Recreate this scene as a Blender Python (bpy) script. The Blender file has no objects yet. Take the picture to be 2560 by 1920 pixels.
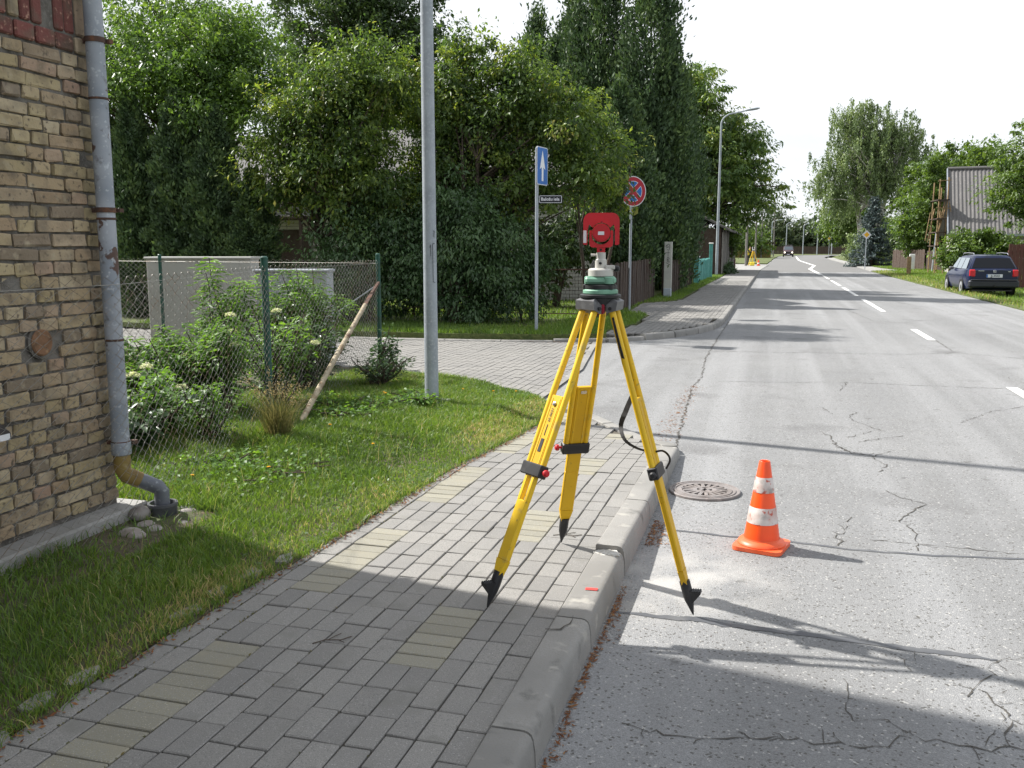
import bpy, bmesh, math, random
import numpy as np
from mathutils import Vector, Matrix
from mathutils.geometry import delaunay_2d_cdt
R = math.radians
SC = bpy.context.scene
COL = SC.collection

# ------------------------------------------------------------------ camera
cam_d = bpy.data.cameras.new('camera')
cam = bpy.data.objects.new('camera', cam_d)
COL.objects.link(cam)
cam.location = (0, 0, 1.65)
cam.rotation_euler = (R(90 - 8.545), 0, R(16.045))
cam_d.sensor_width = 36
cam_d.lens = 18 / math.tan(R(58.87 / 2))
cam_d.clip_start = 0.05
cam_d.clip_end = 3000
SC.camera = cam

# ------------------------------------------------------------------ sky, sun, exposure
SUN_EL, SUN_AZ = 44.0, 11.0          # sun stands to the left, a little ahead of the camera
w = bpy.data.worlds.new('World')
SC.world = w
w.use_nodes = True
nt = w.node_tree
bg = nt.nodes['Background']
sky = nt.nodes.new('ShaderNodeTexSky')
sky.sky_type = 'NISHITA'
sky.sun_disc = False
sky.sun_elevation = R(SUN_EL)
sky.sun_rotation = R(-(90 - SUN_AZ))
sky.air_density = 1.0
sky.dust_density = 2.0
tc = nt.nodes.new('ShaderNodeTexCoord')
mp = nt.nodes.new('ShaderNodeMapping')
mp.inputs['Scale'].default_value = (1.0, 1.0, 2.6)
nz = nt.nodes.new('ShaderNodeTexNoise')
nz.inputs['Scale'].default_value = 1.7
nz.inputs['Detail'].default_value = 7
nz.inputs['Roughness'].default_value = 0.6
rp = nt.nodes.new('ShaderNodeValToRGB')
rp.color_ramp.elements[0].position = 0.30
rp.color_ramp.elements[0].color = (.38, .38, .38, 1)
rp.color_ramp.elements[1].position = 0.58
rp.color_ramp.elements[1].color = (1, 1, 1, 1)
mx = nt.nodes.new('ShaderNodeMix')
mx.data_type = 'RGBA'
mx.inputs[7].default_value = (5.75, 5.95, 6.25, 1)      # thin bright summer cloud
nt.links.new(tc.outputs['Generated'], mp.inputs['Vector'])
nt.links.new(mp.outputs[0], nz.inputs['Vector'])
nt.links.new(nz.outputs[0], rp.inputs[0])
nt.links.new(rp.outputs[0], mx.inputs[0])
nt.links.new(sky.outputs[0], mx.inputs[6])
nt.links.new(mx.outputs[2], bg.inputs[0])
bg.inputs[1].default_value = 0.10

sun_d = bpy.data.lights.new('sun', 'SUN')
sun_d.energy = 4.6
sun_d.angle = R(1.0)
sun_d.color = (1, .965, .91)
sun = bpy.data.objects.new('sun', sun_d)
COL.objects.link(sun)
to_sun = Vector((-math.cos(R(SUN_AZ)) * math.cos(R(SUN_EL)), math.sin(R(SUN_AZ)) * math.cos(R(SUN_EL)), math.sin(R(SUN_EL))))
sun.rotation_euler = to_sun.to_track_quat('Z', 'Y').to_euler()
sun.location = (-20, 5, 25)

SC.view_settings.view_transform = 'Standard'
SC.view_settings.look = 'None'
SC.view_settings.gamma = 1
SC.view_settings.use_curve_mapping = False
SC.view_settings.exposure = 0.88
SC.render.engine = 'CYCLES'
SC.cycles.max_bounces = 5
SC.cycles.diffuse_bounces = 3
SC.cycles.glossy_bounces = 2
SC.cycles.transmission_bounces = 3
SC.cycles.transparent_max_bounces = 8
SC.cycles.use_denoising = True

# ------------------------------------------------------------------ helpers
def tag(o, label=None, cat=None, group=None, kind=None):
    if label: o['label'] = label
    if cat: o['category'] = cat
    if group: o['group'] = group
    if kind: o['kind'] = kind
    return o

def thing(name, loc, label, cat, group=None, rz=0):
    o = bpy.data.objects.new(name, None)
    o.empty_display_size = .2
    o.location = loc
    o.rotation_euler = (0, 0, rz)
    COL.objects.link(o)
    return tag(o, label, cat, group)

def np_mesh(name, V, F, tint=None):
    V = np.asarray(V, np.float32); F = np.asarray(F, np.int32)
    me = bpy.data.meshes.new(name)
    me.vertices.add(len(V)); me.vertices.foreach_set('co', V.ravel())
    k = F.shape[1]
    me.loops.add(F.size); me.loops.foreach_set('vertex_index', F.ravel())
    me.polygons.add(len(F)); me.polygons.foreach_set('loop_start', np.arange(len(F), dtype=np.int32) * k)
    if tint is not None:
        a = me.attributes.new('tint', 'FLOAT', 'POINT')
        a.data.foreach_set('value', np.asarray(tint, np.float32))
    me.update(calc_edges=True)
    return me

def link(name, me, mat=None, parent=None, loc=None, rot=None):
    o = bpy.data.objects.new(name, me)
    if mat is not None and not me.materials: me.materials.append(mat)
    COL.objects.link(o)
    if parent is not None: o.parent = parent
    if loc is not None: o.location = loc
    if rot is not None: o.rotation_euler = rot
    return o

def rotm(ax, a): return np.array(Matrix.Rotation(a, 3, ax))
def frame(d, up=(0, 0, 1)):
    d = np.array(d, float); d /= np.linalg.norm(d)
    u = np.array(up, float)
    if abs(d @ u) > .98: u = np.array((1., 0, 0))
    s = np.cross(d, u); s /= np.linalg.norm(s)
    return s, np.cross(s, d), d      # side, up, dir

class MB:
    def __init__(s): s.v = []; s.f = []
    def add(s, V, F):
        n = len(s.v); s.v += [tuple(map(float, p)) for p in V]; s.f += [tuple(i + n for i in q) for q in F]; return s
    def box(s, c, d, rot=None, ch=0.0, taper=1.0):
        """box centre c, size d; ch = chamfer; taper scales the top in x, y"""
        hx, hy, hz = d[0] / 2, d[1] / 2, d[2] / 2
        V = []; F = []
        if ch <= 0:
            for z in (-hz, hz):
                t = taper if z > 0 else 1
                for x, y in ((-1, -1), (1, -1), (1, 1), (-1, 1)): V.append((x * hx * t, y * hy * t, z))
            F = [(3, 2, 1, 0), (4, 5, 6, 7), (0, 1, 5, 4), (1, 2, 6, 5), (2, 3, 7, 6), (3, 0, 4, 7)]
        else:
            idx = {}
            for sx in (-1, 1):
                for sy in (-1, 1):
                    for sz in (-1, 1):
                        t = taper if sz > 0 else 1
                        for ax in range(3):
                            p = [sx * (hx * t - ch), sy * (hy * t - ch), sz * (hz - ch)]
                            p[ax] = (sx * hx * t, sy * hy * t, sz * hz)[ax]
                            idx[(sx, sy, sz, ax)] = len(V); V.append(p)
            def q(*k): F.append(tuple(idx[i] for i in k))
            for sg in (-1, 1):
                o = 1 if sg > 0 else -1
                for ax in range(3):
                    b, c2 = [(1, 2), (2, 0), (0, 1)][ax]
                    cyc = [(-1, -1), (1, -1), (1, 1), (-1, 1)][::o]
                    ks = []
                    for u, v2 in cyc:
                        t3 = [0, 0, 0]; t3[ax] = sg; t3[b] = u; t3[c2] = v2
                        ks.append((*t3, ax))
                    q(*ks)
            for ax in range(3):
                b, c2 = [(1, 2), (2, 0), (0, 1)][ax]
                for u in (-1, 1):
                    for v2 in (-1, 1):
                        def K(sa, a2):
                            t3 = [0, 0, 0]; t3[ax] = sa; t3[b] = u; t3[c2] = v2
                            return (*t3, a2)
                        f = [K(-1, b), K(1, b), K(1, c2), K(-1, c2)]
                        if u * v2 < 0: f = f[::-1]
                        q(*f)
            for sx in (-1, 1):
                for sy in (-1, 1):
                    for sz in (-1, 1):
                        f = [(sx, sy, sz, 0), (sx, sy, sz, 1), (sx, sy, sz, 2)]
                        if sx * sy * sz < 0: f = f[::-1]
                        q(*f)
        V = np.array(V)
        if rot is not None: V = V @ np.array(rot).T
        return s.add(V + np.array(c), F)
    def bar(s, a, b, wd, ht, up=(0, 0, 1), ch=0.0):
        a = np.array(a, float); b = np.array(b, float)
        sd, u, d = frame(b - a, up)
        M3 = np.stack([sd, u, d], 1)
        return s.box((a + b) / 2, (wd, ht, np.linalg.norm(b - a)), M3, ch)
    def tube(s, pts, r, n=8, cap=True, flat=1.0):
        pts = [np.array(p, float) for p in pts]; m = len(pts)
        rr = [r] * m if np.isscalar(r) else list(r)
        V = []; F = []; sd0 = None
        for i, p in enumerate(pts):
            d = pts[min(i + 1, m - 1)] - pts[max(i - 1, 0)]
            if sd0 is None: sd, u, d = frame(d)
            else:
                d = d / np.linalg.norm(d); sd = sd0 - d * (sd0 @ d); sd /= np.linalg.norm(sd); u = np.cross(sd, d)
            sd0 = sd
            for k in range(n):
                a = 2 * math.pi * k / n
                V.append(p + rr[i] * (math.cos(a) * sd + math.sin(a) * u * flat))
        for i in range(m - 1):
            for k in range(n):
                k2 = (k + 1) % n
                F.append((i * n + k, (i + 1) * n + k, (i + 1) * n + k2, i * n + k2))
        if cap: F.append(tuple(range(n))); F.append(tuple((m - 1) * n + k for k in range(n - 1, -1, -1)))
        return s.add(V, F)
    def lathe(s, prof, n=16, c=(0, 0, 0), M3=None, cap=True):
        V = []; F = []; m = len(prof)
        for r, z in prof:
            for k in range(n):
                a = 2 * math.pi * k / n
                V.append((r * math.cos(a), r * math.sin(a), z))
        for i in range(m - 1):
            for k in range(n):
                k2 = (k + 1) % n
                F.append((i * n + k, i * n + k2, (i + 1) * n + k2, (i + 1) * n + k))
        if cap: F.append(tuple(range(n - 1, -1, -1))); F.append(tuple((m - 1) * n + k for k in range(n)))
        V = np.array(V)
        if M3 is not None: V = V @ np.array(M3).T
        return s.add(V + np.array(c), F)
    def prism(s, poly, h0, h1, M3=None, c=(0, 0, 0)):
        """extrude a 2-D polygon (x, y) from h0 to h1 along z, then rotate by M3 and move"""
        n = len(poly)
        V = [(x, y, h0) for x, y in poly] + [(x, y, h1) for x, y in poly]
        F = [tuple(range(n - 1, -1, -1)), tuple(range(n, 2 * n))] + [(i, (i + 1) % n, n + (i + 1) % n, n + i) for i in range(n)]
        V = np.array(V, float)
        if M3 is not None: V = V @ np.array(M3).T
        return s.add(V + np.array(c), F)
    def quad(s, *p): return s.add(p, [tuple(range(len(p)))])
    def mesh(s, name, smooth=False):
        me = bpy.data.meshes.new(name); me.from_pydata(s.v, [], s.f)
        bm = bmesh.new(); bm.from_mesh(me); bmesh.ops.recalc_face_normals(bm, faces=bm.faces); bm.to_mesh(me); bm.free()
        if smooth:
            me.polygons.foreach_set('use_smooth', [True] * len(me.polygons))
            me.set_sharp_from_angle(angle=R(38))
        return me
    def build(s, name, mat, parent=None, smooth=False, loc=None, rot=None, kind=None):
        o = link(name, s.mesh(name, smooth), mat, parent, loc, rot)
        if kind: o['kind'] = kind
        return o

def ribbon(mb, pts, wd, z=0.0, jit=0.0, rng=None):
    pts = [np.array(p[:2], float) for p in pts]
    if rng is not None:                       # refine and jitter (cracks)
        out = []
        for a, b in zip(pts, pts[1:]):
            k = max(2, int(np.linalg.norm(b - a) / .035))
            for i in range(k):
                out.append(a + (b - a) * i / k + (rng.normal(0, jit, 2) if i else 0))
        pts = out + [pts[-1]]
    n = len(mb.v); m = len(pts)
    for i, p in enumerate(pts):
        d = pts[min(i + 1, m - 1)] - pts[max(i - 1, 0)]; d /= max(np.linalg.norm(d), 1e-6)
        s = np.array((-d[1], d[0]))
        h = (wd(i / max(m - 1, 1)) if callable(wd) else wd) / 2
        if rng is not None: h *= rng.uniform(.15, 1.45) * (.08 if rng.random() < .1 else 1)
        zz = z(p[0], p[1]) if callable(z) else z
        mb.v.append((*(p + s * h), zz)); mb.v.append((*(p - s * h), zz))
    for i in range(m - 1): mb.f.append((n + 2 * i, n + 2 * i + 1, n + 2 * i + 3, n + 2 * i + 2))

def inside(P, poly):
    x, y = P[:, 0], P[:, 1]; r = np.zeros(len(P), bool); n = len(poly)
    for i in range(n):
        x1, y1 = poly[i]; x2, y2 = poly[(i + 1) % n]
        c = ((y1 > y) != (y2 > y)) & (x < (x2 - x1) * (y - y1) / ((y2 - y1) or 1e-9) + x1)
        r ^= c
    return r

def sheet(name, poly, zf, step, mat, kind='structure', rng=None, wobble=0.0, skirt=0.0):
    """ground sheet inside an outline, height zf(x, y); the outline is refined (and roughened by wobble)"""
    out = []
    n = len(poly)
    for i in range(n):
        a = np.array(poly[i], float); b = np.array(poly[(i + 1) % n], float)
        k = max(1, min(400, int(np.linalg.norm(b - a) / (step * .5))))
        for j in range(k):
            p = a + (b - a) * j / k
            if wobble and rng is not None: p = p + rng.normal(0, wobble, 2)
            out.append(p)
    P = np.array(out)
    x0, y0 = P.min(0); x1, y1 = P.max(0)
    gx, gy = np.meshgrid(np.arange(x0, x1, step), np.arange(y0, y1, step))
    Gp = np.stack([gx.ravel(), gy.ravel()], 1)
    if len(Gp): Gp = Gp[inside(Gp, [tuple(p) for p in P])]
    pts = [Vector(p) for p in P] + [Vector(p) for p in Gp]
    m = len(P)
    v, e, f, _, _, _ = delaunay_2d_cdt(pts, [(i, (i + 1) % m) for i in range(m)], [], 1, 1e-5)
    V = [(p[0], p[1], zf(p[0], p[1])) for p in v]
    F = [tuple(q) for q in f]
    if skirt:
        nb = len(V)
        for p in P: V.append((p[0], p[1], zf(p[0], p[1])))
        for p in P: V.append((p[0], p[1], zf(p[0], p[1]) - skirt))
        for i in range(m): F.append((nb + i, nb + (i + 1) % m, nb + m + (i + 1) % m, nb + m + i))
    mb = MB(); mb.v = V; mb.f = F
    me = bpy.data.meshes.new(name); me.from_pydata(V, [], F); me.update()
    bm = bmesh.new(); bm.from_mesh(me)
    for fc in bm.faces:
        if fc.normal.z < -0.2: fc.normal_flip()
    bm.to_mesh(me); bm.free()
    o = link(name, me, mat)
    if kind: o['kind'] = kind
    return o

def sstep(a, b, x):
    t = min(1, max(0, (x - a) / (b - a))); return t * t * (3 - 2 * t)

# ------------------------------------------------------------------ materials
def _n(nt, t, **kw):
    n = nt.nodes.new(t)
    for k, v in kw.items(): setattr(n, k, v)
    return n

def mat(name, col, rough=.7, metal=0, spec=.4, var=(), bump=None, tints=None, rand=0.0, coat=0, emit=None, scratch=None, coord='Object'):
    """procedural principled material. var = [(noise scale, colour, lo, hi, detail)], bump = (scale, strength, dist),
    rand = brightness spread per object, tints = colour ramp over the per-object random number"""
    m = bpy.data.materials.new(name); m.use_nodes = True
    nt = m.node_tree; b = nt.nodes['Principled BSDF']; L = nt.links.new
    b.inputs['Roughness'].default_value = rough
    b.inputs['Metallic'].default_value = metal
    b.inputs['Specular IOR Level'].default_value = spec
    b.inputs['Coat Weight'].default_value = coat
    tc = _n(nt, 'ShaderNodeTexCoord')
    src = tc.outputs[coord]
    if rand or tints:
        oi = _n(nt, 'ShaderNodeObjectInfo')
        ad = _n(nt, 'ShaderNodeVectorMath', operation='MULTIPLY_ADD')
        cx = _n(nt, 'ShaderNodeCombineXYZ')
        for i in range(3): L(oi.outputs['Random'], cx.inputs[i])
        L(cx.outputs[0], ad.inputs[0]); ad.inputs[1].default_value = (37, 53, 71); L(src, ad.inputs[2])
        src = ad.outputs[0]
    if tints:
        rp = _n(nt, 'ShaderNodeValToRGB')
        els = rp.color_ramp.elements
        while len(els) < len(tints): els.new(.5)
        for i, (p, c) in enumerate(tints): els[i].position = p; els[i].color = (*c, 1)
        L(oi.outputs['Random'], rp.inputs[0]); cur = rp.outputs[0]
    else:
        rgb = _n(nt, 'ShaderNodeRGB'); rgb.outputs[0].default_value = (*col, 1); cur = rgb.outputs[0]
    for sc, c, lo, hi, det in var:
        nz = _n(nt, 'ShaderNodeTexNoise'); nz.inputs['Scale'].default_value = sc; nz.inputs['Detail'].default_value = det
        L(src, nz.inputs['Vector'])
        mr = _n(nt, 'ShaderNodeMapRange'); mr.inputs[1].default_value = lo; mr.inputs[2].default_value = hi
        L(nz.outputs[0], mr.inputs[0])
        mx = _n(nt, 'ShaderNodeMix', data_type='RGBA'); L(mr.outputs[0], mx.inputs[0]); L(cur, mx.inputs[6])
        mx.inputs[7].default_value = (*c, 1); cur = mx.outputs[2]
    if rand:
        mr = _n(nt, 'ShaderNodeMapRange'); mr.inputs[3].default_value = 1 - rand; mr.inputs[4].default_value = 1 + rand
        L(oi.outputs['Random'], mr.inputs[0])
        hs = _n(nt, 'ShaderNodeHueSaturation'); L(mr.outputs[0], hs.inputs['Value']); L(cur, hs.inputs['Color']); cur = hs.outputs[0]
    L(cur, b.inputs['Base Color'])
    if bump:
        nz = _n(nt, 'ShaderNodeTexNoise'); nz.inputs['Scale'].default_value = bump[0]; nz.inputs['Detail'].default_value = 5
        L(src, nz.inputs['Vector'])
        bp = _n(nt, 'ShaderNodeBump'); bp.inputs['Strength'].default_value = bump[1]; bp.inputs['Distance'].default_value = bump[2]
        L(nz.outputs[0], bp.inputs['Height']); L(bp.outputs[0], b.inputs['Normal'])
    if emit:
        b.inputs['Emission Color'].default_value = (*emit[0], 1); b.inputs['Emission Strength'].default_value = emit[1]
    return m

def leaf_mat(name, stops, trans=.35, rough=.45, tcol=None, spec=.5):
    m = bpy.data.materials.new(name); m.use_nodes = True
    nt = m.node_tree; b = nt.nodes['Principled BSDF']; L = nt.links.new
    at = _n(nt, 'ShaderNodeAttribute', attribute_name='tint')
    rp = _n(nt, 'ShaderNodeValToRGB'); els = rp.color_ramp.elements
    while len(els) < len(stops): els.new(.5)
    for i, (p, c) in enumerate(stops): els[i].position = p; els[i].color = (*c, 1)
    L(at.outputs['Fac'], rp.inputs[0]); L(rp.outputs[0], b.inputs['Base Color'])
    b.inputs['Roughness'].default_value = rough; b.inputs['Specular IOR Level'].default_value = spec
    tr = _n(nt, 'ShaderNodeBsdfTranslucent')
    hs = _n(nt, 'ShaderNodeHueSaturation'); hs.inputs['Saturation'].default_value = 1.15; hs.inputs['Value'].default_value = 1.5
    hs.inputs['Hue'].default_value = .485
    L(rp.outputs[0], hs.inputs['Color']); L(hs.outputs[0], tr.inputs['Color'])
    ms = _n(nt, 'ShaderNodeMixShader'); ms.inputs[0].default_value = trans
    L(b.outputs[0], ms.inputs[1]); L(tr.outputs[0], ms.inputs[2])
    L(ms.outputs[0], nt.nodes['Material Output'].inputs[0])
    return m

def asphalt():
    m = bpy.data.materials.new('asphalt'); m.use_nodes = True
    nt = m.node_tree; b = nt.nodes['Principled BSDF']; L = nt.links.new
    b.inputs['Roughness'].default_value = .85; b.inputs['Specular IOR Level'].default_value = .3
    tc = _n(nt, 'ShaderNodeTexCoord')
    def noise(sc, det, lo, hi):
        z = _n(nt, 'ShaderNodeTexNoise'); z.inputs['Scale'].default_value = sc; z.inputs['Detail'].default_value = det
        L(tc.outputs['Object'], z.inputs['Vector'])
        r = _n(nt, 'ShaderNodeMapRange'); r.inputs[1].default_value = lo; r.inputs[2].default_value = hi; L(z.outputs[0], r.inputs[0]); return r.outputs[0]
    def mix(f, a, c):
        x = _n(nt, 'ShaderNodeMix', data_type='RGBA'); L(f, x.inputs[0])
        if isinstance(a, tuple): x.inputs[6].default_value = (*a, 1)
        else: L(a, x.inputs[6])
        if isinstance(c, tuple): x.inputs[7].default_value = (*c, 1)
        else: L(c, x.inputs[7])
        return x.outputs[2]
    c = mix(noise(.35, 5, .3, .7), (.186, .188, .189), (.234, .235, .234))
    c = mix(noise(2.2, 6, .52, .78), c, (.185, .185, .183))
    # tyre-polished tracks running along the road, broken up by a stretched noise
    mp = _n(nt, 'ShaderNodeMapping'); mp.inputs['Scale'].default_value = (1.25, .035, 1); L(tc.outputs['Object'], mp.inputs['Vector'])
    z2 = _n(nt, 'ShaderNodeTexNoise'); z2.inputs['Scale'].default_value = 1.6; z2.inputs['Detail'].default_value = 4; L(mp.outputs[0], z2.inputs['Vector'])
    r2 = _n(nt, 'ShaderNodeMapRange'); r2.inputs[1].default_value = .45; r2.inputs[2].default_value = .68; L(z2.outputs[0], r2.inputs[0])
    c = mix(r2.outputs[0], c, (.268, .270, .272))
    c = mix(noise(.9, 3, .60, .72), c, (.165, .165, .165))
    c = mix(noise(7, 4, .66, .74), c, (.14, .14, .138))
    vo = _n(nt, 'ShaderNodeTexVoronoi'); vo.inputs['Scale'].default_value = 230
    L(tc.outputs['Object'], vo.inputs['Vector'])
    sp = _n(nt, 'ShaderNodeSeparateColor'); L(vo.outputs['Color'], sp.inputs[0])
    mr = _n(nt, 'ShaderNodeMapRange'); mr.inputs[3].default_value = .80; mr.inputs[4].default_value = 1.20; L(sp.outputs[0], mr.inputs[0])
    vs = _n(nt, 'ShaderNodeVectorMath', operation='SCALE'); L(c, vs.inputs[0]); L(mr.outputs[0], vs.inputs['Scale'])
    c = vs.outputs[0]
    # bright aggregate chips
    vo2 = _n(nt, 'ShaderNodeTexVoronoi'); vo2.inputs['Scale'].default_value = 120
    L(tc.outputs['Object'], vo2.inputs['Vector'])
    sp2 = _n(nt, 'ShaderNodeSeparateColor'); L(vo2.outputs['Color'], sp2.inputs[0])
    g = _n(nt, 'ShaderNodeMath', operation='GREATER_THAN'); g.inputs[1].default_value = .972; L(sp2.outputs[1], g.inputs[0])
    c = mix(g.outputs[0], c, (.37, .365, .35))
    g2 = _n(nt, 'ShaderNodeMath', operation='LESS_THAN'); g2.inputs[1].default_value = .04; L(sp2.outputs[2], g2.inputs[0])
    c = mix(g2.outputs[0], c, (.11, .107, .10))
    # spilled cement dust beside the broken kerb
    se = _n(nt, 'ShaderNodeVectorMath', operation='DISTANCE'); se.inputs[1].default_value = (-.42, 4.42, 0)
    L(tc.outputs['Object'], se.inputs[0])
    r1 = _n(nt, 'ShaderNodeMapRange'); r1.inputs[1].default_value = .62; r1.inputs[2].default_value = .1; L(se.outputs['Value'], r1.inputs[0])
    mu = _n(nt, 'ShaderNodeMath', operation='MULTIPLY'); L(r1.outputs[0], mu.inputs[0]); L(noise(4.5, 5, .36, .62), mu.inputs[1])
    c = mix(mu.outputs[0], c, (.42, .41, .39))
    L(c, b.inputs['Base Color'])
    bp = _n(nt, 'ShaderNodeBump'); bp.inputs['Strength'].default_value = .55; bp.inputs['Distance'].default_value = .004
    L(vo.outputs['Distance'], bp.inputs['Height']); bp.invert = True
    L(bp.outputs[0], b.inputs['Normal'])
    return m

M = {}
M['asphalt'] = asphalt()
M['asphalt_new'] = mat('asphalt_new', (.15, .148, .145), .85, var=[(40, (.19, .187, .18), .45, .6, 4)], bump=(160, .4, .003))
M['soil'] = mat('soil', (.085, .07, .045), .95, var=[(3, (.06, .085, .028), .42, .6, 6), (14, (.12, .09, .055), .55, .7, 5)], bump=(30, .8, .02))
M['turf'] = mat('turf', (.10, .125, .038), .95, var=[(.6, (.135, .145, .05), .4, .65, 6), (9, (.065, .09, .026), .45, .62, 5)], bump=(25, .9, .03))
M['field'] = mat('field', (.07, .105, .03), .95, var=[(.05, (.10, .115, .04), .4, .6, 6), (3, (.055, .085, .022), .45, .6, 5)])
M['sand'] = mat('sand', (.10, .088, .068), .95, var=[(20, (.06, .052, .038), .45, .62, 5), (5, (.075, .075, .035), .55, .7, 4)], bump=(80, .6, .006))
M['paver_grey'] = mat('paver_grey', (.266, .256, .238), .85, rand=.08, var=[(1.3, (.225, .218, .206), .4, .62, 4), (260, (.175, .17, .162), .5, .62, 2), (190, (.38, .37, .35), .63, .7, 2), (6, (.19, .185, .168), .56, .78, 5)], bump=(220, .5, .002))
M['paver_yellow'] = mat('paver_yellow', (.252, .243, .209), .85, rand=.08, var=[(260, (.24, .22, .15), .5, .62, 2), (190, (.44, .42, .33), .62, .7, 2), (6, (.27, .25, .19), .52, .75, 5)], bump=(220, .5, .002))
M['kerb'] = mat('kerb', (.272, .264, .248), .9, rand=.08, var=[(2.5, (.215, .21, .198), .42, .62, 6), (7, (.13, .128, .12), .60, .72, 6), (200, (.22, .21, .19), .52, .62, 3), (9, (.36, .345, .31), .6, .72, 5)], bump=(120, .5, .003))
M['concrete'] = mat('concrete', (.34, .335, .32), .9, var=[(2.2, (.25, .245, .23), .42, .65, 6), (60, (.28, .275, .26), .5, .66, 4), (7, (.2, .195, .175), .6, .78, 6)], bump=(70, .5, .004))
M['cement_chip'] = mat('cement_chip', (.52, .51, .48), .95, var=[(30, (.36, .35, .32), .45, .62, 6)], bump=(50, .9, .006))
M['mortar'] = mat('mortar', (.165, .155, .14), .95, var=[(9, (.07, .064, .056), .4, .62, 6), (50, (.18, .17, .155), .55, .7, 4)], bump=(90, .9, .006))
M['brick_old'] = mat('brick_old', (.4, .3, .17), .9, rand=.10, tints=[(0, (.33, .265, .15)), (.2, (.40, .33, .20)), (.38, (.30, .22, .14)), (.52, (.41, .345, .235)), (.66, (.30, .205, .15)), (.76, (.36, .295, .18)), (.89, (.25, .195, .135)), (1, (.16, .132, .10))],
    var=[(9, (.17, .135, .095), .48, .74, 6), (38, (.10, .08, .06), .58, .72, 5), (16, (.36, .31, .22), .58, .76, 5), (3.2, (.12, .105, .085), .56, .76, 5)], bump=(70, .7, .005))
M['brick_red'] = mat('brick_red', (.165, .06, .052), .9, rand=.25, var=[(8, (.13, .085, .065), .44, .62, 6), (40, (.42, .24, .18), .6, .72, 4)], bump=(60, .9, .006))
M['brick_white'] = mat('brick_white', (.44, .43, .40), .9, var=[(1.5, (.36, .345, .315), .4, .65, 6), (30, (.50, .49, .46), .55, .7, 3)], bump=(40, .4, .004))
M['zinc'] = mat('zinc', (.33, .36, .40), .55, metal=.35, var=[(4, (.27, .30, .34), .42, .6, 5), (60, (.4, .43, .46), .55, .7, 3)])
M['pipe'] = mat('pipe_paint', (.33, .355, .395), .65, var=[(5, (.235, .265, .305), .4, .62, 5), (7, (.09, .055, .045), .635, .655, 6), (16, (.16, .165, .18), .62, .70, 6), (40, (.44, .47, .51), .6, .72, 3)], bump=(30, .25, .003))
M['rust'] = mat('rust', (.075, .045, .035), .9, var=[(25, (.15, .07, .04), .48, .66, 5)], bump=(60, .5, .003))
M['pipe_yellow'] = mat('pipe_yellow', (.24, .17, .05), .7, var=[(9, (.15, .10, .035), .42, .6, 5), (22, (.3, .25, .13), .58, .7, 4)])
M['galv'] = mat('galvanised', (.33, .365, .405), .6, metal=.12, spec=.4, var=[(6, (.275, .305, .34), .42, .62, 5), (45, (.38, .41, .445), .52, .66, 4)])
M['wire'] = mat('wire', (.33, .32, .295), .5, metal=.3, var=[(6, (.26, .20, .15), .52, .62, 3)])
M['post_green'] = mat('post_green', (.013, .075, .055), .45, var=[(9, (.02, .05, .035), .5, .65, 4)])
M['black'] = mat('black_plastic', (.018, .018, .02), .5, var=[(20, (.03, .03, .031), .5, .65, 4)])
M['dark'] = mat('hole_shade', (.008, .007, .006), .95)  # near-black colour standing in for the shade inside holes
M['darkmetal'] = mat('dark_metal', (.035, .03, .028), .6, var=[(12, (.06, .045, .035), .5, .66, 4)])
M['yellow'] = mat('tripod_yellow', (.78, .50, .010), .48, spec=.45, var=[(3, (.70, .44, .010), .42, .62, 4), (55, (.45, .30, .03), .64, .72, 4), (14, (.52, .36, .06), .60, .72, 6)])
M['yellow_dk'] = mat('tripod_wood_yellow', (.66, .40, .006), .5, var=[(3, (.58, .34, .006), .42, .62, 4), (60, (.4, .25, .02), .67, .75, 4)])
M['grey_cast'] = mat('grey_cast', (.115, .115, .12), .5, metal=.1, var=[(40, (.16, .16, .165), .5, .66, 3)])
M['grey_light'] = mat('instrument_grey', (.50, .49, .45), .5, var=[(30, (.44, .43, .40), .5, .66, 3)])
M['mint'] = mat('mint_green', (.19, .38, .27), .5, var=[(20, (.15, .31, .22), .5, .66, 3)])
M['red'] = mat('target_red', (.55, .012, .022), .5, var=[(8, (.48, .012, .02), .45, .62, 3)])
M['red_dk'] = mat('target_red_dark', (.25, .006, .02), .5)
M['white'] = mat('white_paint', (.78, .78, .76), .5, var=[(8, (.68, .67, .64), .5, .68, 4)])
M['label'] = mat('label_white', (.72, .73, .76), .5)
M['ink'] = mat('ink', (.03, .03, .032), .7)
M['orange'] = mat('cone_orange', (.88, .085, .008), .38, spec=.5, var=[(5, (.80, .07, .008), .45, .65, 4)])
M['orange_pale'] = mat('cone_base_orange', (.86, .15, .06), .42, var=[(7, (.78, .11, .03), .42, .62, 5), (60, (.5, .1, .05), .66, .75, 4)])
M['cone_white'] = mat('cone_white', (.60, .55, .52), .55, var=[(11, (.48, .33, .29), .44, .62, 6), (30, (.45, .10, .07), .57, .66, 6), (17, (.33, .30, .28), .56, .72, 6)])
M['iron'] = mat('cast_iron', (.255, .235, .228), .7, metal=.25, var=[(10, (.205, .18, .168), .42, .62, 5), (30, (.32, .28, .26), .55, .68, 4)], bump=(90, .4, .002))
M['paint'] = mat('road_paint', (.74, .74, .71), .8, var=[(22, (.55, .54, .51), .5, .66, 6), (5, (.62, .61, .58), .5, .7, 4)], bump=(140, .4, .003))
M['crack'] = mat('crack_dirt', (.075, .07, .062), .95, var=[(30, (.07, .062, .05), .5, .65, 3)])
M['seal'] = mat('bitumen_seal', (.085, .089, .097), .6, var=[(8, (.12, .122, .125), .45, .65, 5), (40, (.075, .075, .075), .58, .7, 4)], bump=(30, .3, .003))
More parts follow.
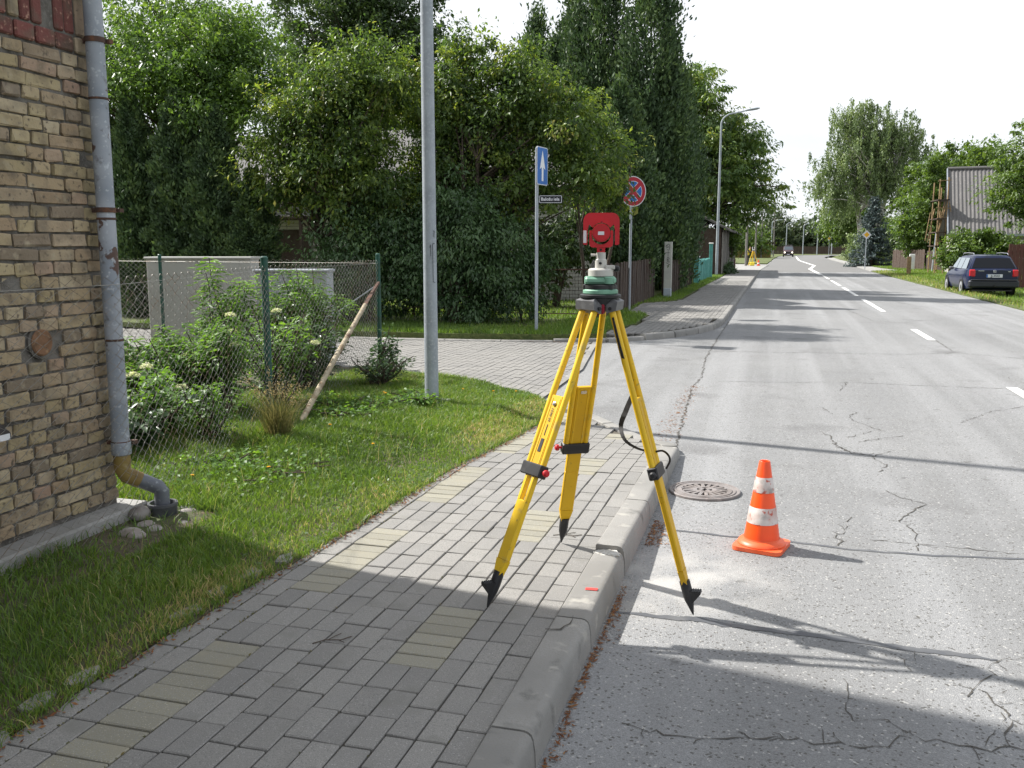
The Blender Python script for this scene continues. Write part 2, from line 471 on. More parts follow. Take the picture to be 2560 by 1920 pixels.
M['wood_grey'] = mat('wood_grey', (.20, .19, .175), .9, rand=.2, var=[(6, (.14, .13, .115), .45, .62, 5), (30, (.25, .235, .215), .55, .7, 4)], bump=(25, .5, .004))
M['wood_brown'] = mat('wood_brown', (.062, .046, .037), .85, rand=.25, var=[(7, (.05, .03, .022), .45, .62, 5), (26, (.12, .085, .06), .58, .7, 4)], bump=(25, .5, .004))
M['wood_red'] = mat('wood_red', (.12, .055, .043), .85, rand=.2, var=[(7, (.12, .045, .035), .45, .62, 5)], bump=(25, .5, .004))
M['wood_raw'] = mat('wood_raw', (.30, .205, .105), .85, var=[(9, (.2, .13, .07), .45, .62, 5)])
M['teal'] = mat('teal_paint', (.10, .33, .30), .7, rand=.15, var=[(6, (.075, .25, .24), .45, .62, 5), (28, (.16, .36, .33), .6, .72, 4)])
M['birchpole'] = mat('peeling_pole', (.36, .30, .21), .8, var=[(10, (.22, .155, .09), .5, .62, 6), (34, (.45, .40, .30), .58, .7, 4), (5, (.13, .075, .05), .6, .68, 5)], bump=(30, .5, .004))
M['cabinet'] = mat('cabinet_paint', (.40, .395, .37), .6, var=[(1.6, (.36, .355, .33), .42, .62, 5)])
M['cabinet2'] = mat('cabinet_blue_grey', (.35, .375, .41), .6, var=[(1.6, (.31, .335, .365), .42, .62, 5)])
M['bark'] = mat('bark', (.085, .065, .05), .95, var=[(8, (.05, .04, .03), .45, .62, 5)], bump=(20, .9, .02))
M['bark_birch'] = mat('bark_birch', (.42, .40, .37), .9, var=[(5, (.06, .055, .05), .55, .62, 5)], bump=(14, .5, .02))
M['blue'] = mat('sign_blue', (.012, .12, .42), .45, var=[(4, (.015, .10, .36), .5, .7, 3)])
M['sign_red'] = mat('sign_red', (.36, .008, .025), .45)
M['sign_back'] = mat('sign_metal', (.42, .43, .44), .5, metal=.4)
M['sign_black'] = mat('sign_black', (.012, .014, .022), .5)
M['sign_white'] = mat('sign_white', (.62, .64, .68), .5)
M['sign_yellow'] = mat('sign_yellow', (.70, .38, .02), .45)
M['carpaint'] = mat('car_navy', (.005, .011, .045), .30, spec=.35, coat=.25, var=[(3, (.010, .014, .034), .5, .7, 3)])
M['glass'] = mat('dark_glass', (.008, .009, .012), .08, spec=.25)
M['glass_lt'] = mat('reflecting_glass', (.22, .27, .30), .05, spec=1.0, metal=.5)
M['tyre'] = mat('tyre', (.018, .018, .018), .85, bump=(40, .4, .004))
M['rim'] = mat('alloy_rim', (.62, .63, .65), .3, metal=.7)
M['lamp_red'] = mat('tail_lamp_red', (.50, .012, .018), .2, spec=.6)
M['chrome'] = mat('chrome', (.6, .61, .63), .25, metal=.9)
M['roof_sheet'] = mat('fibre_cement', (.14, .134, .132), .9, var=[(1.1, (.13, .125, .123), .42, .62, 6), (12, (.21, .20, .195), .55, .7, 4), (5, (.105, .10, .10), .6, .75, 5)], bump=(30, .4, .004))
M['roof_dark'] = mat('roof_dark', (.10, .095, .09), .85, var=[(4, (.14, .13, .12), .5, .66, 4)])
M['render_wall'] = mat('render_wall', (.36, .35, .32), .9, var=[(1.3, (.30, .29, .265), .42, .62, 6)])
M['vest'] = mat('vest_yellow', (.62, .50, .03), .8)
M['cloth_dark'] = mat('cloth_dark', (.03, .028, .03), .9)
M['skin'] = mat('skin', (.46, .27, .19), .6)
M['hair'] = mat('hair', (.05, .03, .02), .8)
M['headlight'] = mat('headlight_lit', (.9, .85, .7), .2, emit=((1, .9, .68), 3))
M['van_paint'] = mat('van_maroon', (.045, .018, .025), .3, coat=.6)
M['litter'] = leaf_mat('litter', [(0, (.09, .035, .015)), (.5, (.19, .075, .028)), (1, (.27, .14, .05))], .1, .9)
M['stone'] = mat('field_stone', (.27, .25, .23), .85, rand=.3, var=[(9, (.2, .17, .15), .42, .62, 6), (30, (.36, .34, .32), .55, .7, 4)], bump=(30, .6, .006))
# foliage
M['lf_lilac'] = leaf_mat('leaf_lilac', [(0, (.030, .058, .018)), (.35, (.066, .118, .030)), (.65, (.115, .180, .040)), (.85, (.205, .275, .055)), (1, (.23, .21, .07))], .48)
M['lf_apple'] = leaf_mat('leaf_apple', [(0, (0.044, 0.086, 0.022)), (.45, (0.086, 0.159, 0.036)), (.8, (0.144, 0.244, 0.050)), (1, (0.230, 0.316, 0.083))], .40)
M['lf_dark'] = leaf_mat('leaf_dark', [(0, (0.024, 0.051, 0.018)), (.5, (0.051, 0.090, 0.026)), (1, (0.098, 0.149, 0.041))], .28)
M['lf_bush'] = leaf_mat('leaf_bush', [(0, (0.026, 0.060, 0.022)), (.5, (0.053, 0.105, 0.036)), (.9, (0.090, 0.158, 0.054)), (1, (0.149, 0.224, 0.075))], .25, .38)
M['lf_thuja'] = leaf_mat('leaf_thuja', [(0, (0.033, 0.064, 0.026)), (.5, (0.064, 0.117, 0.038)), (1, (0.127, 0.190, 0.051))], .15, .6)
M['lf_chest'] = leaf_mat('leaf_chestnut', [(0, (0.052, 0.104, 0.029)), (.5, (0.104, 0.177, 0.042)), (.85, (0.208, 0.291, 0.062)), (1, (0.354, 0.354, 0.083))], .34)
M['lf_birch'] = leaf_mat('leaf_birch', [(0, (0.082, 0.128, 0.049)), (.5, (0.154, 0.216, 0.084)), (1, (0.253, 0.324, 0.130))], .30)
M['lf_green'] = leaf_mat('leaf_green', [(0, (0.046, 0.086, 0.020)), (.5, (0.086, 0.149, 0.030)), (1, (0.149, 0.229, 0.046))], .38)
M['lf_spruce'] = leaf_mat('leaf_spruce', [(0, (0.033, 0.049, 0.047)), (.6, (0.072, 0.104, 0.101)), (1, (0.156, 0.208, 0.202))], .08, .6)
M['lf_far'] = leaf_mat('leaf_far', [(0, (0.050, 0.081, 0.044)), (.5, (0.094, 0.131, 0.062)), (1, (0.150, 0.188, 0.081))], .3)
M['lf_garden'] = leaf_mat('leaf_garden', [(0, (0.048, 0.103, 0.024)), (.5, (0.107, 0.212, 0.043)), (.85, (0.183, 0.334, 0.061)), (1, (0.273, 0.425, 0.091))], .42, .52)
M['lf_brown'] = leaf_mat('leaf_brownish', [(0, (0.055, 0.055, 0.020)), (.5, (0.110, 0.110, 0.039)), (.8, (0.187, 0.154, 0.055)), (1, (0.264, 0.165, 0.066))], .35)
M['lf_flower'] = leaf_mat('flower_cream', [(0, (.55, .60, .30)), (1, (.74, .74, .55))], .3, .7)
M['lf_dandelion'] = leaf_mat('flower_yellow', [(0, (.75, .42, .01)), (1, (.85, .55, .02))], .2, .7)
M['grass'] = leaf_mat('grass_blade', [(0, (0.055, 0.103, 0.022)), (.45, (0.118, 0.211, 0.037)), (.8, (0.203, 0.288, 0.062)), (.93, (0.343, 0.336, 0.125)), (1, (0.499, 0.406, 0.203))], .40, .5)
M['grass_dry'] = leaf_mat('grass_dry', [(0, (.10, .12, .035)), (.5, (.22, .20, .08)), (1, (.40, .32, .17))], .35, .6)
# ================================================================== THE SETTING
rng = np.random.default_rng(7)
def zs(y):                                    # pavement height: full kerb, ramped down to the side street
    return .115 - .095 * sstep(5.6, 8.4, y)

ground = MB().quad((-1500, -300, -.5), (1500, -300, -.5), (1500, 2500, -.5), (-1500, 2500, -.5)).build('ground', M['field'])
tag(ground, kind='structure')

tag(MB().quad((-60, -12, -.03), (6.3, -12, -.03), (6.3, 98, -.03), (-60, 98, -.03)).build('subgrade', M['sand']), kind='structure')
road_poly = [(-.74, -12), (6.35, -12), (6.35, 58), (6.55, 73), (6.9, 95), (7.2, 129), (8.0, 165), (11, 200), (20, 225), (60, 246), (130, 262),
             (130, 268), (60, 252), (18, 232), (6, 212), (1.2, 190), (.6, 180), (-.3, 134), (-.7, 100), (-1.05, 66), (-1.05, 21), (-1.2, 18.6), (-1.75, 16.9), (-2.6, 15.95),
             (-3.15, 15.7), (-2.65, 12), (-2.6, 9.3), (-2.25, 8.7), (-1.1, 7.2), (-.74, 7.2)]
road = sheet('road', road_poly, lambda x, y: 0.0, 4.0, M['asphalt'])
new = sheet('road_patch', [(-.95, 66), (6.55, 66), (6.8, 82), (7.1, 129), (7.9, 165), (10.9, 200), (20, 225), (60, 246), (60, 252), (18, 232), (6, 212), (1.3, 190), (.7, 180), (-.2, 134), (-.6, 100)], lambda x, y: .004, 8, M['asphalt_new'])

# painted centre line
mk = thing('centre_line', (0, 0, 0), 'x', 'x'); del mk['label'], mk['category']; mk['kind'] = 'structure'
for y0, y1 in ((9.9, 11.9), (17.7, 20.0), (25.4, 31.4), (33.6, 40.4), (42.2, 49), (51, 57.5)):
    MB().quad((2.70, y0, .006), (2.83, y0, .006), (2.83, y1, .006), (2.70, y1, .006)).build('dash', M['paint'], mk)
m = MB(); ribbon(m, [(2.72, 59), (2.6, 74.6), (3.5, 89), (2.95, 124), (3.7, 180)], .26, .010); m.build('solid_stripe', M['paint'], mk)

# cracks and bitumen seals in the asphalt
def crack(lines, wd, name='crack', mt='crack', jit=.011, z=.003):
    m = MB()
    for l in lines:
        ribbon(m, l, wd, z, jit, rng)
        for a_, b_ in zip(l, l[1:]):            # short side branches
            if rng.random() < .55:
                u = rng.random(); q = np.array(a_) + (np.array(b_) - np.array(a_)) * u; dd = np.array(b_) - np.array(a_); dd = dd / np.linalg.norm(dd); nn = np.array((-dd[1], dd[0])) * rng.choice((-1, 1))
                ribbon(m, [q, q + (nn * rng.uniform(.5, 1) + dd * rng.normal(0, .6)) * wd * rng.uniform(8, 20)], wd * .5, z, jit * .6, rng)
    o = m.build(name, M[mt], road); return o
crack([[(-.86, 14.89), (-.07, 14.94), (.69, 15.07), (2.08, 15.25), (2.82, 15.7), (3.65, 15.11), (5.5, 14.8)], [(2.83, 17.7), (2.8, 15.9)]], .016)
crack([[(-.63, 11.47), (.22, 11.62), (.91, 11.84), (1.67, 11.79), (2.9, 11.8)], [(.91, 11.84), (.79, 11.1)]], .011)
crack([[(.54, 9.84), (.61, 9.49)], [(.86, 9.7), (.77, 9.36), (.79, 9.15), (.9, 8.91), (1.02, 8.68)], [(.68, 8.33), (.9, 8.68)], [(.75, 8.15), (1.15, 8.54)], [(2.58, 10.5), (2.17, 10.07), (1.76, 9.35)]], .008)
crack([[(.44, 8.55), (.54, 8.33), (.55, 7.93), (.61, 7.77), (.81, 7.6)], [(1.0, 7.87), (.81, 7.59), (.88, 7.28), (.8, 7.07)], [(.53, 8.05), (.66, 7.66), (.81, 7.63)]], .009)
crack([[(.79, 6.53), (.87, 6.35), (1.01, 6.24), (.86, 5.97), (.79, 5.8), (.84, 5.73), (.84, 5.38), (.82, 5.23)], [(.52, 5.8), (.43, 5.61), (.46, 5.48), (.4, 5.37), (.4, 5.2)], [(.58, 5.36), (.83, 5.36), (1.36, 5.32), (2.2, 5.3)]], .007)
crack([[(.32, 3.53), (.33, 3.41), (.31, 3.27), (.33, 3.2), (.45, 3.24), (.49, 3.18), (.52, 3.15)]], .0045)
crack([[(-.45, 2.96), (-.25, 2.93), (-.15, 2.94), (.03, 2.99), (.14, 3.03), (.19, 3.0), (.28, 3.04), (.34, 3.02), (.43, 3.05), (.52, 3.16), (.71, 3.13), (.82, 3.17), (1.0, 3.1), (1.5, 3.16)]], .0065)
crack([[(1.3, 4.0), (1.03, 3.92), (.9, 3.83), (.87, 3.77), (.88, 3.72), (.8, 3.6), (.75, 3.5)], [(.81, 3.57), (.83, 3.53), (.87, 3.4), (.87, 3.36), (.82, 3.24), (.82, 3.17)], [(.62, 3.87), (.61, 3.77)], [(.55, 3.79), (.58, 3.68)]], .006)
crack([[(2.9, 13), (3.4, 10), (3.2, 8), (3.9, 5)], [(1.9, 26), (2.2, 22), (4.4, 21), (6, 22)], [(3.6, 30), (4.4, 26), (5.4, 24)]], .012)
crack([[(-.95, 21.0), (-.96, 17), (-.95, 14.0), (-.85, 11.76), (-.89, 10.93), (-.83, 9.49), (-.77, 8.16), (-.72, 7.4)]], .016, jit=.012)
def seal(pts, wd):
    m = MB(); q = []
    for a, b in zip(pts, pts[1:]):
        for k in range(6): q.append((a[0] + (b[0] - a[0]) * k / 6, a[1] + (b[1] - a[1]) * k / 6 + rng.normal(0, .004)))
    q.append(pts[-1]); wl = rng.uniform(.7, 1.2, 400)
    ribbon(m, q, lambda t: wd * wl[int(t * 300)] * min(1, 6 * t + .4, 6 * (1 - t) + .3), .0022)
    m.build('seal', M['seal'], road)
seal([(-.66, 3.93), (-.35, 3.93), (-.28, 3.95), (-.13, 3.915), (.13, 3.92), (.4, 3.9), (.61, 3.88), (.78, 3.88), (.93, 3.87)], .046)
seal([(-.66, 5.24), (-.47, 5.23), (-.19, 5.2), (.15, 5.2), (.5, 5.15), (.9, 5.17), (1.34, 5.24), (2.4, 5.25)], .028)

# ---- near pavement: sand bed, single pavers, kerb stones
pav = sheet('pavement', [(-2.46, -6), (-.80, -6), (-.80, 7.25), (-1.02, 7.5), (-2.0, 9.0), (-2.3, 9.0), (-2.46, 8.2)], lambda x, y: zs(y) - .013, .5, M['sand'])
cw, ln = .104, .189
def paver_mesh(name, wx, wy, seed):
    r = np.random.default_rng(seed)
    me = MB().box((0, 0, -.03), (wx - .006, wy - .006, .06), ch=.0035).mesh(name)
    for v in me.vertices: v.co.x += r.normal(0, .0006); v.co.y += r.normal(0, .0008)
    return me
PL = [paver_mesh('paver_long', cw, ln, i) for i in range(4)]
PX = [paver_mesh('paver_cross', cw * 2, ln / 2, 10 + i) for i in range(3)]
for me in PL: me.materials.append(M['paver_grey'])
for me in PX: me.materials.append(M['paver_yellow'])
PLg = PL
x_in = -.822
cols = []                                     # (left x, kind)
def in_strip(c): return 'R' if c in (3, 4) else 'L' if c in (10, 11) else None
pavers = []
def Lyel(y): return ((y - 2.0) % 1.512) < .945
def Ryel(y): return not Lyel(y)
ncol = 14
y0 = 1.06
for c in range(ncol):
    xc = x_in - cw * (c + .5)
    off = (0, ln / 2, ln / 2, 0, 0, 0, ln / 2, ln / 2, 0, 0, 0, 0, ln / 2, ln / 2)[c]
    y = y0 - off
    while y < 9.0:
        yc = y + ln / 2
        st = in_strip(c)
        yel = st and (Lyel(yc) if st == 'L' else Ryel(yc))
        if yel:
            if c in (3, 10):
                for k in range(2):
                    pavers.append((x_in - cw * (c + 1), y + ln / 4 + k * ln / 2, 'x'))
        else: pavers.append((xc, yc, 'l'))
        y += ln
def lim(x): return 7.25 + max(0, (-.82 - x)) * 1.35     # the pavement ends on a slant at the side street
pavers = [p for p in pavers if p[1] < lim(p[0]) - .05 and not (p[0] < -2.15 and p[1] > 5.6) and not (p[0] < -2.2 and p[1] > 4.3 and rng.random() < .6)]
def pz(p): return zs(p[1]) + rng.normal(0, .0013)
order = sorted(range(len(pavers)), key=lambda i: (pavers[i][1] < 1.95, pavers[i][1]))
single = set(order[:300])
rest = MB(); rest_y = MB()
for i, p in enumerate(pavers):
    sl = math.atan((zs(p[1] + .1) - zs(p[1] - .1)) / .2)
    if i in single:
        me = (PL[i % 4] if p[2] == 'l' else PX[i % 3])
        o = link('paver', me, None, pav, (p[0] + rng.normal(0, .001), p[1] + rng.normal(0, .0012), pz(p)), (sl + rng.normal(0, .003), rng.normal(0, .004), rng.normal(0, .004)))
    else:
        d = (cw - .006, ln - .006, .06) if p[2] == 'l' else (cw * 2 - .006, ln / 2 - .006, .06)
        (rest if p[2] == 'l' else rest_y).box((p[0], p[1], pz(p) - .03), d, rotm('X', sl))
rest.build('paver_field', M['paver_grey'], pav, kind='stuff')
rest_y.build('paver_field_yellow', M['paver_yellow'], pav, kind='stuff')
# half-sunk broken stones out in the verge edge
for (x, y, a) in ((-2.37, 2.52, .1), (-2.39, 2.33, -.1), (-2.38, 3.36, .2), (-2.36, 3.60, .15), (-2.37, 3.12, -.2), (-2.33, 2.06, .1), (-2.32, 3.83, .1)):
    n = 9; r = rng.uniform(.7, 1.1, n)
    poly = [(.045 * r[k] * math.cos(k * 2 * math.pi / n), .085 * r[k] * math.sin(k * 2 * math.pi / n)) for k in range(n)]
    MB().prism(poly, -.05, 0, rotm('Z', a), (x + .045, y, .134)).build('broken_paver', M['kerb'], pav)

def kerb_profile(top, w=.145, fall=.12, bat=.010):
    # outline across the kerb: inner top, rounded outer arris, battered face
    return [(0, -fall - .08), (0, top - .006), (.006, top), (w - .034, top), (w - .018, top - .004), (w - .007, top - .013), (w - .001, top - .028), (w + bat * .5, top - .07), (w + bat, -fall - .08)]
kerb = thing('kerb', (0, 0, 0), 'x', 'x'); del kerb['label'], kerb['category']; kerb['kind'] = 'structure'
def kerb_run(stations, mt='kerb', w=.145, top0=.012, chip=None):
    """stations: list of (x, y, z of the pavement) along the inner edge; the road side is to the right"""
    pr = kerb_profile(0, w)
    V = []; F = []; n = len(pr); m = len(stations)
    for i, (x, y, z) in enumerate(stations):
        a = np.array(stations[max(i - 1, 0)][:2]); b = np.array(stations[min(i + 1, m - 1)][:2])
        d = (b - a) / np.linalg.norm(b - a); s = np.array((d[1], -d[0]))
        for (u, h) in pr: q = np.array((x, y)) + s * u; V.append((q[0], q[1], z + top0 + h))
    for i in range(m - 1):
        for k in range(n - 1): F.append((i * n + k, i * n + k + 1, (i + 1) * n + k + 1, (i + 1) * n + k))
    F.append(tuple(range(n))); F.append(tuple((m - 1) * n + k for k in range(n - 1, -1, -1)))
    mb = MB(); mb.add(V, F)
    return mb.build('kerb_stone', M[mt], kerb, smooth=True)
js = [-6.4, -5.4, -4.4, -3.4, -2.4, -1.4, -.4, .62, 1.62, 2.6, 3.52, 4.40, 5.38, 6.36, 7.22]
for a, b in zip(js, js[1:]):
    lift = .026 if 4.3 < a < 4.5 else 0
    kerb_run([(-.822, a + .006 + (b - a - .012) * k / 5, zs(a + (b - a) * k / 5) + lift * (1 - k / 5)) for k in range(6)])
kerb_run([(-.822, 7.226, zs(7.2)), (-.84, 7.32, zs(7.35)), (-.9, 7.42, zs(7.4) - .01), (-.98, 7.5, .025)], w=.14)
for a, b in (((-1.0, 7.52), (-1.49, 8.26)), ((-1.495, 8.27), (-1.99, 9.02))):
    kerb_run([(a[0], a[1], .018), (b[0], b[1], .015)], w=.13, top0=.006)
# broken, cemented piece at the step of the kerb, crack in the next stone, survey mark
m = MB()
for k in range(26):
    s = rng.uniform(.014, .05)
    m.box((-.752 + rng.normal(0, .03), 4.378 - abs(rng.normal(0, .03)), .124 + rng.uniform(0, .004)), (s * 1.3, s, s * .22), np.array(Matrix.Rotation(rng.uniform(0, 6), 3, 'Z')), ch=s * .1)
m.build('cement_patch', M['cement_chip'], kerb, kind='stuff')
m = MB(); ribbon(m, [(-.83, 3.37), (-.77, 3.385), (-.745, 3.45), (-.752, 3.54)], .009, lambda x, y: zs(y) + .0165, .003, rng); m.build('kerb_crack', M['crack'], kerb)
MB().quad((-.762, 3.835, .1303), (-.708, 3.84, .1303), (-.708, 3.868, .1303), (-.762, 3.862, .1303)).build('survey_mark', mat('mark_red', (.75, .06, .05), .7), kerb)

# ---- side street paved with stones
side_poly = [(-2.42, 9.0), (-2.55, 9.75), (-3.3, 10.3), (-4.12, 10.72), (-4.84, 11.0), (-10.4, 12.7), (-26, 17.4), (-26, 19.4), (-12.6, 15.55), (-6.5, 15.1), (-3.0, 15.72), (-2.5, 12)]
side = sheet('side_street', side_poly, lambda x, y: .006, 2, M['sand'])
m = MB(); P = []
for c in range(150):
    x = -2.5 - cw * (c + .5)
    ys = np.arange(8.9 + (c % 2) * ln / 2, 18.6, ln)
    for y in ys: P.append((x, y))
P = np.array(P); P = P[inside(P, [(a - .04, b) for a, b in side_poly])]
for x, y in P: m.box((x, y, -.012 + rng.normal(0, .0015)), (cw - .010, ln - .009, .06))
m.build('paver_field', M['paver_grey'], side, kind='stuff')
m = MB(); ribbon(m, [(-2.42, 9.05), (-2.5, 12), (-2.98, 15.7)], .09, .022); m.build('edge_strip', M['kerb'], side)

# ---- far pavement along the road, beyond the side street
far_poly = [(-2.75, 15.98), (-1.95, 16.95), (-1.32, 18.8), (-1.16, 21), (-1.16, 66), (-2.75, 66), (-2.65, 27.6), (-2.8, 26.6), (-3.5, 25.6), (-3.5, 22.2), (-2.72, 20.9), (-2.62, 18.4), (-2.95, 16.4)]
farp = sheet('far_pavement', far_poly, lambda x, y: .10, 2, M['sand'])
m = MB(); P = []
for c in range(24):
    x = -1.16 - cw * (c + .5)
    for y in np.arange(15.9 + (c % 2) * ln / 2, 44, ln): P.append((x, y))
P = np.array(P); P = P[inside(P, far_poly)]
for x, y in P: m.box((x, y, .082 + rng.normal(0, .002)), (cw - .009, ln - .010, .06))
m.build('paver_field', M['paver_grey'], farp, kind='stuff')
sheet('far_pavement_end', [(-1.16, 44), (-1.16, 66), (-2.72, 66), (-2.68, 44)], lambda x, y: .112, 3, M['paver_grey']).parent = farp
ks = [(-7.6, 15.12), (-6.6, 15.12), (-5.6, 15.2), (-4.6, 15.32), (-3.7, 15.48), (-2.85, 15.82), (-2.3, 16.4), (-1.85, 17.05), (-1.5, 17.9), (-1.28, 18.8), (-1.18, 19.8)] + [(-1.16, 20.8 + k) for k in range(46)]
for i in range(len(ks) - 1):
    (xa, ya), (xb, yb) = ks[i], ks[i + 1]
    d = np.array((xb - xa, yb - ya)); d = d / np.linalg.norm(d) * .004
    h = .03 if i < 4 else (.06 if i < 6 else .10)
    kerb_run([(xa + d[0], ya + d[1], h), (xb - d[0], yb - d[1], h)], w=.13)
# junction and pale far pavements
sheet('junction_paving', [(-9, 70.5), (-2.8, 70.5), (-2.78, 66.1), (-1.1, 66.1), (-.6, 92), (-9, 96)], lambda x, y: .03, 4, M['concrete'])
sheet('right_path', [(6.45, 68.5), (8.7, 67.2), (7.9, 76), (7.75, 95), (8.2, 129), (8.9, 152), (7.8, 152), (7.25, 129), (6.95, 95)], lambda x, y: .07, 4, M['concrete'], skirt=.1)

# ---- verges
def near_z(x, y):
    d = max(0, (12.7 - (x + 10.4) * .31) - y) if x < -3 else max(0, 10.2 - y)
    e = sstep(0, .5, -2.1 - x)
    lo = zs(y) + .006
    return (lo if x > -2.7 and y < 9 else .03) * (1 - e) + e * (.03 + .105 * sstep(0, 3.0, d) + .03 * sstep(-2.6, -3.3, x) * sstep(9, 6, y)) + e * .012 * math.sin(3 * x + 1.3 * y) * math.sin(2.1 * y)
near_poly = [(-2.268, -6), (-2.268, 2.17), (-2.265, 3.3), (-2.21, 4.0), (-2.17, 4.8), (-2.13, 5.47), (-2.09, 6.59), (-2.06, 8.0), (-2.1, 8.7), (-2.22, 9.1), (-2.6, 9.72), (-3.3, 10.28), (-4.12, 10.7), (-4.84, 10.98), (-10.4, 12.66), (-26, 17.3), (-26, -6)]
near = sheet('near_verge', near_poly, near_z, .22, M['soil'], rng=rng, wobble=.02, skirt=.05)
opp_poly = [(-2.82, 16.05), (-3.02, 16.5), (-2.68, 18.4), (-2.78, 20.9), (-3.4, 22.1), (-3.5, 25.6), (-2.84, 26.6), (-2.7, 27.6), (-2.78, 70.4), (-60, 70.4), (-60, 27), (-26, 19.6), (-12.6, 15.75), (-7.6, 15.22), (-5.6, 15.32), (-3.75, 15.62)]
opp = sheet('opposite_verge', opp_poly, lambda x, y: .125, 1.2, M['turf'], rng=rng, wobble=.02, skirt=.1)
rv_poly = [(6.37, -12), (6.37, 58), (6.5, 68), (8.75, 67.1), (7.95, 76), (7.8, 95), (8.25, 129), (9.0, 160), (12, 197), (21, 222), (60, 243), (140, 258), (140, -12)]
def rvz(x, y): return .03 + .05 * sstep(6.4, 7.6, x) - .20 * sstep(6.5, 7.8, x) * sstep(24, 31, y) * sstep(50, 43, y)
rverge = sheet('right_verge', rv_poly, rvz, 1.5, M['turf'], rng=rng, wobble=.03, skirt=.08)
sheet('left_field', [(-.8, 97), (-.4, 134), (.5, 180), (1.1, 190), (5.9, 213), (17.5, 233.5), (60, 254), (130, 270), (130, 420), (-160, 420), (-160, 97)], lambda x, y: .06, 12, M['turf'], rng=rng, wobble=.05, skirt=.08)

# ---- grass (nobody could count it)
def blades(P, h, wd, r, lean=.5, tint=None, segs=2):
    n = len(P); h = h * r.uniform(.55, 1.25, n); a = r.uniform(0, 2 * math.pi, n); b = r.uniform(0, 2 * math.pi, n)
    s = np.stack([np.cos(a), np.sin(a), np.zeros(n)], 1) * (wd * r.uniform(.6, 1.3, n))[:, None] / 2
    ld = np.stack([np.cos(b), np.sin(b), np.zeros(n)], 1) * (h * r.uniform(.1, lean + .2, n))[:, None]
    up = np.zeros((n, 3)); up[:, 2] = h
    t = r.uniform(0, 1, n) if tint is None else tint
    if segs == 2:
        V = np.stack([P - s, P + s, P + up * .55 + ld * .35 + s * .8, P + up * .55 + ld * .35 - s * .8, P + up * .92 + ld], 1).reshape(-1, 3)
        k = np.arange(n)[:, None] * 5
        F = np.concatenate([k + np.array([[0, 1, 2]]), k + np.array([[0, 2, 3]]), k + np.array([[3, 2, 4]])], 0)
        return V, F, np.repeat(t, 5)
    V = np.stack([P - s, P + s, P + up + ld], 1).reshape(-1, 3); k = np.arange(n)[:, None] * 3
    return V, k + np.array([[0, 1, 2]]), np.repeat(t, 3)
def fbm(x, y, s, r0=0):
    return (np.sin(x * s + 1.3 * np.sin(y * s * .7 + r0)) + np.sin(y * s * 1.3 + 1.7 * np.sin(x * s * .6 + r0 * 2)) + np.sin((x + y) * s * .5 + r0)) / 3
def scatter(poly, n, r, zf, box=None):
    p = np.array(poly); lo = p.min(0); hi = p.max(0)
    if box: lo = np.maximum(lo, box[:2]); hi = np.minimum(hi, box[2:])
    Q = r.uniform(lo, hi, (n, 2)); Q = Q[inside(Q, poly)]
    return np.stack([Q[:, 0], Q[:, 1], np.array([zf(a, b) for a, b in Q])], 1)
def join(parts):
    V = []; F = []; T = []; o = 0
    for v, f, t in parts: V.append(v); F.append(f + o); T.append(t); o += len(v)
    return np.concatenate(V), np.concatenate(F), np.concatenate(T)
g = np.random.default_rng(11)
P = scatter(near_poly, 300000, g, near_z, (-5.2, 1.4, -2.0, 11.2))
P = P[(P[:, 0] > -3.36) | (P[:, 1] > 4.1)]
edge = (P[:, 0] + 2.1) * -1                     # distance from the pavement edge
den = np.clip(.62 + .45 * edge + .30 * fbm(P[:, 0], P[:, 1], 5), .12, 1)
bare = (P[:, 0] < -2.95) & (P[:, 1] < 3.6)      # worn dark soil under the wall
den[bare] *= .4
den[(P[:, 0] < -2.95) & (P[:, 1] > 3.55) & (P[:, 1] < 4.35)] *= .12
kp = g.uniform(0, 1, len(P)) < den; P = P[kp]; edge = edge[kp]
dist = np.hypot(P[:, 0], P[:, 1])
patch = fbm(P[:, 0], P[:, 1], 2.4, 1.0)
dry = np.clip(.40 + .26 * patch + .42 * g.normal(0, .5, len(P)) + .22 * (edge < .35), 0, 1)
hh = np.clip(.034 + .022 * patch + .03 * np.clip(edge - .3, 0, 1) + .02 * fbm(P[:, 0], P[:, 1], 9, 2.0), .018, .12)
V, F, T = blades(P, hh, .0026 + .0005 * dist, g, .9, dry)
tall = P[g.uniform(0, 1, len(P)) < .009]
V2, F2, T2 = blades(tall, .15, .0022, g, .5, g.uniform(.8, 1, len(tall)))
ye = g.uniform(1.5, 9.3, 5200); ye = ye[fbm(ye, ye * 0, 6, 1) + g.normal(0, .5, len(ye)) > -.35]
xe = np.interp(ye, [1.5, 3.3, 4, 4.8, 5.5, 6.6, 8, 8.7, 9.3], [-2.268, -2.265, -2.21, -2.17, -2.13, -2.09, -2.06, -2.1, -2.33]) + g.normal(-.008, .022, len(ye))
Pe = np.stack([xe, ye, np.array([zs(y) + .004 for y in ye])], 1)
V3, F3, T3 = blades(Pe, .045, .0042, g, 1.2, np.clip(g.normal(.5, .28, len(ye)), 0, 1))
tag(link('grass', np_mesh('grass', *join([(V, F, T), (V2, F2, T2), (V3, F3, T3)])), M['grass']), 'short green grass with dry tips on the near verge', 'grass', kind='stuff')
P = scatter(opp_poly, 60000, g, lambda x, y: .125, (-12.5, 15, -2.5, 21))
keep = (P[:, 1] < 16.9 + .5 * fbm(P[:, 0], P[:, 1], 1.5)) | (P[:, 0] > -4.2) | (g.uniform(0, 1, len(P)) < .12)
P = P[keep]
P2 = scatter(opp_poly, 14000, g, lambda x, y: .125, (-3.6, 21, -2.6, 60))
P3 = scatter(opp_poly, 9000, g, lambda x, y: .125, (-12, 19, -4, 26))
Pa = np.concatenate([P, P2, P3])
